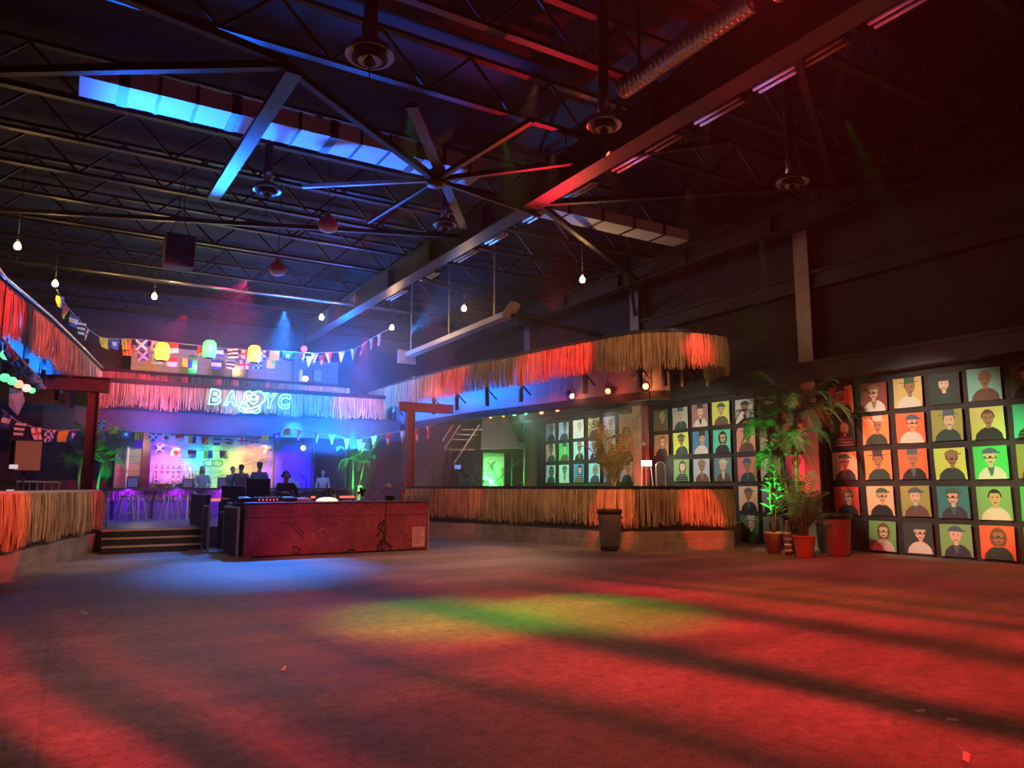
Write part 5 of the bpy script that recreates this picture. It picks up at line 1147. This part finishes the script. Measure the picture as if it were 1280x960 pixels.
MB().bbox((.05, -.262, .86), (.22, -.25, .93)).build('lit_panel', LP_, d); MB().bbox((.05, -.1, 1.32), (.25, -.08, 1.40)).build('lit_panel', LP_, d); MB().bbox((.14, -.08, 1.12), (.17, -.05, 1.4)).build('stem', BLACK, d)
d = thing('crowd_barrier', 'metal crowd barrier with round ended top rail on the left platform', 'barrier', (-.72, 20.2, .56), .15)
MB().tube(smooth([(-1.2, 0, 0), (-1.2, 0, .95), (-1.1, 0, 1.08), (.55, 0, 1.08), (.68, 0, .95), (.68, 0, 0)], False), .025, 8).build('outer_tube', M('barrier_tan', (.5, .36, .25), .4, .5), d)
for k in range(12): MB().cyl((-1.05+.145*k, 0, .15), .011, .92, 6).build('bar', MATS['barrier_tan'], d)
MB().tube([(-1.2, 0, .15), (.68, 0, .15)], .02, 8).build('lower_rail', MATS['barrier_tan'], d)
for x_ in (-1.1, .58): MB().bbox((x_-.03, -.25, 0), (x_+.03, .25, .03)).build('foot', MATS['barrier_tan'], d)

# small paper scraps on the floor
for i, (px, py, s_, l) in enumerate(((1208, 947, .10, 'white paper scrap lying near the camera at the right floor edge'), (1150, 889, .05, 'tiny white paper scrap on the floor in a dark stripe'), (1190, 900, .04, 'smallest white scrap on the red floor at the right'), (105, 766, .16, 'pale strip of tape on the floor at the left'), (355, 836, .1, 'pale torn tape on the floor in the middle'))):
    p = atZ(px, py, .003); o = MB().slab([(-s_, -.01, 0), (s_*.8, -.02, 0), (s_, .015, .004), (-s_*.7, .02, .006)], .003).build('paper_scrap', PAPER); o.location = p; o.rotation_euler.z = .5-i*.6; tag(o, l, 'litter')

# ================================================================== LIGHTS
def striped_spot(loc, d2, energy, col, size, stops, u0, u1, nz_sc=3.0, nz_amt=.06, name='striped_floor_light'):
    """spot pointing straight down; light passes a slatted plate whose slats run along the floor direction d2"""
    o = light('SPOT', name, loc, energy, col, None, size, .35, .05); y = V((d2[0], d2[1], 0)).normalized(); z = V((0, 0, 1)); x = y.cross(z)
    o.rotation_euler = Matrix((x, y, z)).transposed().to_euler()
    L = o.data; L.use_nodes = True; nt = L.node_tree; em = nt.nodes['Emission']; tc = N(nt, 'ShaderNodeTexCoord'); sp = N(nt, 'ShaderNodeSeparateXYZ'); nt.links.new(tc.outputs['Normal'], sp.inputs[0])
    def ma(op, a, b):
        n = N(nt, 'ShaderNodeMath'); n.operation = op
        for i, v in enumerate((a, b)):
            if hasattr(v, 'is_output'): nt.links.new(v, n.inputs[i])
            else: n.inputs[i].default_value = v
        return n.outputs[0]
    az = ma('ABSOLUTE', sp.outputs['Z'], 0); u = ma('DIVIDE', sp.outputs['X'], az); v = ma('DIVIDE', sp.outputs['Y'], az)
    cb = N(nt, 'ShaderNodeCombineXYZ'); nt.links.new(u, cb.inputs[0]); nt.links.new(ma('MULTIPLY', v, .6), cb.inputs[1])
    nz_ = N(nt, 'ShaderNodeTexNoise', Scale=nz_sc, Detail=1.0); nt.links.new(cb.outputs[0], nz_.inputs['Vector'])
    w = ma('ADD', u, ma('MULTIPLY', ma('SUBTRACT', nz_.outputs['Fac'], .5), nz_amt))
    t = ma('DIVIDE', ma('SUBTRACT', w, u0), u1-u0)
    f = ramp(nt, t, [((s[0]-u0)/(u1-u0), s[1]) for s in stops])  # dark bands of shade drawn into the lamp's colour, with no plate
    cmp_ = ma('ADD', ma('MULTIPLY', ma('MULTIPLY', u, u), 1.3), 1.0); cmb = N(nt, 'ShaderNodeCombineXYZ'); [nt.links.new(cmp_, cmb.inputs[q]) for q in range(3)]
    f = mixc(nt, 1.0, f, cmb.outputs[0], 'MULTIPLY')
    fa = ramp(nt, ma('ADD', ma('MULTIPLY', v, .4), .5), [(0, 1.0), (.66, 1.0), (.78, .4), (.92, .12), (1, .08)]); f = mixc(nt, 1.0, f, fa, 'MULTIPLY')
    nt.links.new(mixc(nt, 1.0, f, col, 'MULTIPLY'), em.inputs['Color']); L.color = (1, 1, 1)
    return o
W0, HL_ = 6.855, 8.0
wst = [(-1.5, .25), (0.2, .45), (.85, .04), (1.03, .04), (1.2, .85), (1.42, .8), (1.62, .07), (1.85, .08), (2.15, .5), (2.35, .28), (2.65, .08), (3.1, .22), (3.7, .32), (3.95, .08), (4.6, .75), (5.35, .95), (5.75, .07), (6.05, .07), (6.5, .75), (7.6, 1.0), (8.1, .18), (8.4, .22), (9.0, 1.0), (9.5, .85), (9.9, .14), (10.4, .6), (10.9, .2), (11.6, .45), (12.6, .2), (13.6, .4)]
striped_spot((6.0, 5.0, HL_), (-.195, .98), 5000, (1, .022, .028), 130, [((w-W0)/HL_, s) for w, s in wst], (-1.6-W0)/HL_, (13.7-W0)/HL_, 2.4, .13)
spot((5.0, 5.5, 8.6), (5.0, 6.0, 0), 170, (1, .62, .25), 140, 1.0)  # dim warm fill added overhead to brown the dark stripes
# flat pools on the floor
spot((1.0, 4.5, 8.5), (.6, 9.0, 0), 500, (1, .14, .08), 50, 1.0)
spot((3.0, 9.0, 8.4), (1.6, 11.6, 0), 2000, (1, .25, .18), 32, 1.0)
spot((5.0, 12.0, 8.4), (4.1, 8.5, 0), 2300, (.10, 1, .06), 22, 1.0)
spot((7.0, 12.0, 8.4), (5.9, 7.8, 0), 2500, (.14, 1, .06), 20, 1.0)
spot((9.5, 12.0, 8.4), (9.5, 7.3, 0), 900, (1, .3, .03), 30, 1.0)
spot((5.5, 22.0, 6.5), (3.0, 18.7, 0), 3200, (.02, .22, 1), 30, .9)
spot((5.0, 20.6, 6.4), (3.5, 15.4, 0), 7500, (.03, .22, 1), 34, 1.0)
spot((6.5, 10.0, 8.4), (6.0, 14.2, 0), 1700, (1, .34, .2), 50, 1.0)
spot((9.5, 8.0, 8.4), (12.5, 12.0, 0), 600, (1, .12, .07), 38, 1.0)
spot((2.0, 12.0, 8.3), (1.0, 17.5, .5), 400, (.6, .4, .45), 40, 1.0)
spot((9.0, 14.0, 8.4), (8.8, 15.2, 0), 700, (1, .66, .5), 52, 1.0); spot((2.5, 6.0, 8.5), (1.6, 7.8, 0), 420, (1, .45, .3), 44, 1.0)
# booth front
for tx, e, sz in ((4.4, 700, 13), (6.8, 260, 8), (7.75, 700, 7)): spot((tx-.6, 11.5, 7.5), (tx, 17.2, .6), e, (1, .03, .10), sz, .8)
spot((5.5, 10.5, 7.8), (5.7, 17.2, .7), 380, (1, .12, .14), 30, .8)
# thatch lights: red and warm patches
def pool(tgt, frm, e, col, size, bl=.6): spot(frm, tgt, e, col, size, bl)
DIMW = (1, .46, .2); REDT = (1, .035, .04)
pool((-.95, 15.1, 1.0), (4.5, 11.5, 7.8), 5500, (1, .10, .04), 12); pool((-.2, 17.8, .9), (5.5, 11.0, 7.8), 2000, DIMW, 26); pool((.75, 20.4, 1.0), (5.5, 14, 7.8), 2600, REDT, 8)
pool((-1.1, 15.4, 5.0), (4.5, 9.5, 5.6), 5200, REDT, 19); pool((-.3, 20.0, 4.7), (5.0, 13.5, 6.4), 2600, (1, .12, .14), 34); pool((.6, 25.5, 4.7), (4.5, 18, 6.0), 1500, (1, .06, .08), 16)
pool((10.8, 25.5, 4.9), (6.0, 18.0, 6.5), 900, (1, .4, .34), 30); pool((11.0, 22.3, 4.9), (6.5, 15.0, 6.5), 3200, (1, .05, .1), 13); pool((11.6, 16.9, 4.9), (7.0, 10.0, 6.4), 5200, REDT, 17); pool((12.6, 13.6, 4.9), (8.5, 8.5, 6.4), 700, DIMW, 30); pool((13.4, 13.3, 4.9), (9.5, 8.0, 6.2), 3600, REDT, 9.5, 1.0); pool((11.3, 19.0, 4.9), (7.0, 12.5, 6.5), 500, DIMW, 20)
pool((11.5, 17.0, .9), (7.5, 11.0, 7.8), 1500, DIMW, 34); pool((12.0, 15.0, .8), (8.0, 10.0, 7.8), 6500, (1, .08, .035), 9); pool((13.9, 13.9, .7), (9.5, 8.5, 7.8), 7000, (1, .06, .035), 8); pool((13.0, 14.1, .9), (9.0, 8.5, 7.8), 1100, DIMW, 24); pool((10.4, 20.6, 1.0), (6.5, 14.5, 7.5), 1500, (1, .14, .12), 14)
pool((1.8, 27, 4.5), (2.5, 20.5, 6.0), 2600, (1, .03, .10), 30); pool((9.4, 27, 4.4), (7.5, 21, 6.0), 2800, (1, .05, .22), 20); pool((4.0, 28.6, 5.3), (4.0, 21, 7.2), 2600, (1, .03, .2), 50); pool((8.6, 28.6, 5.3), (7, 22, 7.2), 1800, (1, .06, .12), 16)
# blue light under the canopies and in the haze
def strip(p, q, aim, e, col, w=.06):
    p, q = V(p), V(q); d = bpy.data.lights.new('light_strip', 'AREA'); d.shape = 'RECTANGLE'; d.size = w; d.size_y = (q-p).length; d.energy = e; d.color = col
    o = bpy.data.objects.new('light_strip', d); COL.objects.link(o); o.location = (p+q)/2; y = (q-p).normalized(); z = -V(aim); z = (z-y*z.dot(y)).normalized(); x = y.cross(z); o.rotation_euler = Matrix((x, y, z)).transposed().to_euler(); return o
strip((-1.75, 13.0, 4.32), (-.45, 21.0, 4.32), (-.5, 0, .86), 300, (.012, .2, 1)); strip((-.5, 21.0, 4.32), (.3, 24.8, 4.32), (-.5, 0, .86), 150, (.012, .2, 1))
strip((11.42, 19.3, 4.5), (10.75, 28.0, 4.5), (1, .1, -.05), 260, (.012, .17, 1)); strip((11.6, 17.6, 4.5), (11.45, 19.2, 4.5), (1, .1, -.05), 8, (.012, .17, 1))
for x in (2.6, 4.6, 6.6, 8.6): spot((x, 25.9, 3.1), (x, 27.2, 3.8), 260, (.012, .15, 1), 120, .9)
spot((6.6, 25.8, 6.4), (7.0, 30, 8.6), 1700, (.01, .14, 1), 110, .8); SL = strip((0.2, 18.6, 6.3), (6.9, 18.6, 6.3), (0, -5.3, 1.72), 130, (.01, .14, 1)); SL.data.spread = R(16); spot((8.9, 21.0, 6.2), (9.2, 14.5, 7.9), 2600, (.02, .28, 1), 26, .8)  # SL is an unseen strip added in mid-air to tint the duct blue
spot((7.2, 26.2, 6.2), (9.5, 33.0, 6.0), 700, (.08, .2, 1), 70, .9); spot((7.0, 26.5, 3.8), (7.5, 30.8, 1.5), 700, (.015, .14, 1), 80, .8)
point((4.9, 26.3, 4.3), 40, (.02, .36, 1), .15, 'neon_glow'); point((6.9, 26.3, 4.2), 40, (.02, .36, 1), .15, 'neon_glow'); 
def disc(loc, aim, e, col, size):
    d = bpy.data.lights.new('haze_light', 'AREA'); d.shape = 'DISK'; d.size = size; d.energy = e; d.color = col; o = bpy.data.objects.new('haze_light', d); COL.objects.link(o); o.location = loc; o.rotation_euler = V(aim).to_track_quat('-Z', 'Y').to_euler(); return o
disc((8.3, 25.9, 2.75), (0, .12, 1), 900, (.012, .16, 1), 2.2); disc((8.0, 23.4, 5.6), (-.1, 1, .15), 420, (.012, .16, 1), 2.4); point((9.0, 27.6, 6.3), 500, (.015, .17, 1), .3, 'haze_light'); point((2.6, 24.4, 3.2), 50, (.03, .22, 1), .2, 'haze_light')  # unseen blue discs and points added to make the haze glow
# bar and mural colours
for (x, z), col, e in (((3.1, 3.1), (.07, .01, 1), 1100), ((4.0, 3.1), (.03, .10, 1), 380), ((4.7, 2.7), (.03, 1, .15), 240), ((5.5, 2.6), (.55, 1, .03), 210), ((6.5, 2.5), (1, .38, .015), 460), ((3.3, 1.3), (1, .2, .05), 700)):
    spot((x, 29.3, 3.6), (x, 30.85, z-.5), e, col, 75, .9)
for x in (1.8, 3.2, 4.6): spot((x, 25.9, 1.38), (x, 26.5, 1.0), 60, (.2, .01, 1), 130, .8)
spot((1.5, 21.5, 3.8), (2.7, 25.4, 1.0), 260, (1, .6, .3), 32, .9); spot((2.2, 23.0, 3.7), (2.2, 25.2, .5), 260, (.06, .2, 1), 80, .9); spot((7.9, 29.4, 3.6), (7.9, 30.84, 2.0), 2200, (.03, .0, 1), 62, .8); point((2.4, 28.6, 3.0), 30, (1, .75, .45), .1)
# plants and kiosk
spot((P1[0]-.95, P1[1]-.15, .25), (P1[0]+.05, P1[1]-.0, 1.9), 700, (.02, 1, .12), 44, .6); spot((PGREEN[0]-.2, PGREEN[1]-1.2, .7), (PGREEN[0]+.1, PGREEN[1], 2.5), 900, (.02, 1, .18), 50, .6); spot((PLEFT[0]+.1, PLEFT[1]-1.2, .7), (PLEFT[0], PLEFT[1], 2.3), 220, (.02, 1, .2), 50, .6)
point((kx0+(g0+g1)/2-.15, KY+.3, 1.7), 130, (.05, 1, .12), .04); spot((13.0, 21.0, 3.9), (13.6, 25.2, 3.2), 260, (.9, .9, 1), 50, .8); spot((13.2, 21.5, 3.8), (12.8, 22.4, .9), 130, (.5, 1, .55), 50, .8)
point(WORKL, 30, (1, .9, .7), .05); spot((15.3, 18.1, 1.3), (16.3, 19.05, 2.6), 260, (1, .03, .04), 70, .7); spot((15.5, 13.15, 1.0), (16.26, 12.35, 2.3), 260, (1, .03, .035), 80, .7); spot((10.5, 8.8, 6.0), (14.3, 11.4, 1.6), 1500, (.9, .95, .5), 18, .8); spot((13.0, 15.0, 4.0), (14.3, 17.9, 2.4), 800, (1, .55, .2), 44, .8)
# poster washes
spot((9.5, 10.2, 4.5), (16.5, 9.5, 2.15), 2300, (1, .82, .6), 38, .6, name='wall_wash'); spot((12.4, 15.9, 3.5), (16.5, 16.0, 2.6), 480, (1, .9, .75), 70, .8, name='wall_wash'); spot((13.2, 21.6, 4.0), (16.5, 22.4, 2.6), 700, (.7, .95, 1), 80, .8, name='wall_wash')
spot((10.5, 8.0, 7.5), (16.5, 10.5, 2.3), 3600, (1, .10, .03), 15, .9); spot((10.5, 7.0, 7.5), (16.5, 7.7, 1.9), 2200, (.08, 1, .1), 17, .9)
# upward red light on the roof steel
spot((9.5, 14.0, 5.6), (6.6, 9.6, 8.0), 900, (1, .015, .03), 70, .8); spot((1.5, 8.0, 5.0), (1.0, 9.4, 8.3), 60, (1, .04, .04), 60, .8); spot((9.4, 10.0, 5.0), (8.6, 4.5, 8.0), 330, (1, .02, .04), 50, .8); spot((4.0, 21.0, 6.0), (4.0, 26.0, 8.5), 120, (1, .12, .08), 90, .9)
spot((8.0, 12.0, 5.0), (16.5, 11.0, 7.0), 160, (1, .36, .28), 90, 1.0); spot((8.0, 22.0, 5.8), (16.4, 19.0, 7.4), 300, (.6, .5, .5), 60, 1.0); spot((8.0, 17.0, 4.0), (12.5, 29.0, 2.6), 1500, (1, .16, .12), 46, .9)
spot((1.5, 13.5, 7.0), (2.0, 20.2, .3), 1400, (1, .45, .2), 13, .8); spot((3.0, 12.0, 6.0), (-.6, 18.9, 2.3), 200, (1, .3, .2), 10, .8); spot((2.0, 16.0, 6.0), (.5, 21.7, 2.5), 200, (1, .1, .1), 24, .8); spot((6.0, 16.0, 6.0), (9.9, 23.1, 2.5), 420, (1, .12, .12), 20, .8)

# ================================================================== WORLD, HAZE, VIEW
w = bpy.data.worlds.new('world'); S.world = w; w.use_nodes = True; nt = w.node_tree
bg = nt.nodes['Background']; bg.inputs['Color'].default_value = (.5, .35, .45, 1); bg.inputs['Strength'].default_value = .004
HAZE = True
if HAZE:
    g = N(nt, 'ShaderNodeNewGeometry'); vs = N(nt, 'ShaderNodeVolumeScatter'); vs.inputs['Anisotropy'].default_value = .15; vs.inputs['Color'].default_value = (1, 1, 1, 1)
    sub = N(nt, 'ShaderNodeVectorMath'); sub.operation = 'SUBTRACT'; sub.inputs[1].default_value = (8.6, 23.3, 4.2); nt.links.new(g.outputs['Position'], sub.inputs[0])
    sc = N(nt, 'ShaderNodeVectorMath'); sc.operation = 'MULTIPLY'; sc.inputs[1].default_value = (1/6.6, 1/6.8, 1/3.8); nt.links.new(sub.outputs[0], sc.inputs[0])
    ln = N(nt, 'ShaderNodeVectorMath'); ln.operation = 'LENGTH'; nt.links.new(sc.outputs[0], ln.inputs[0])
    mr = N(nt, 'ShaderNodeMapRange'); mr.interpolation_type = 'SMOOTHSTEP'; mr.inputs[1].default_value = .2; mr.inputs[2].default_value = 1.5; mr.inputs[3].default_value = .03; mr.inputs[4].default_value = .001
    nt.links.new(ln.outputs['Value'], mr.inputs[0])
    d2_ = N(nt, 'ShaderNodeVectorMath'); d2_.operation = 'DISTANCE'; d2_.inputs[1].default_value = (12.2, 17.6, 4.0); nt.links.new(g.outputs['Position'], d2_.inputs[0])
    m2 = N(nt, 'ShaderNodeMapRange'); m2.interpolation_type = 'SMOOTHSTEP'; m2.inputs[1].default_value = .3; m2.inputs[2].default_value = 4.2; m2.inputs[3].default_value = .022; m2.inputs[4].default_value = .0; nt.links.new(d2_.outputs['Value'], m2.inputs[0])  # extra haze lobe added round the right stage lights to spread their halos
    mx_ = N(nt, 'ShaderNodeMath'); mx_.operation = 'MAXIMUM'; nt.links.new(mr.outputs[0], mx_.inputs[0]); nt.links.new(m2.outputs[0], mx_.inputs[1]); nt.links.new(mx_.outputs[0], vs.inputs['Density']); nt.links.new(vs.outputs[0], nt.nodes['World Output'].inputs['Volume'])
S.view_settings.view_transform = 'Standard'; S.view_settings.look = 'None'; S.view_settings.gamma = 1; S.view_settings.exposure = 0; S.view_settings.use_curve_mapping = False
try:
    cy = S.cycles; cy.use_denoising = True; cy.denoiser = 'OPENIMAGEDENOISE'; cy.max_bounces = 5; cy.diffuse_bounces = 2; cy.glossy_bounces = 2; cy.volume_bounces = 0; cy.sample_clamp_indirect = 4; cy.sample_clamp_direct = 0
    cy.volume_step_rate = 1; cy.volume_max_steps = 64; w.cycles.volume_step_size = 2.2; cy.use_light_tree = True; cy.use_adaptive_sampling = True; cy.adaptive_threshold = .035; cy.adaptive_min_samples = 20
except Exception as e: print('cycles settings', e)
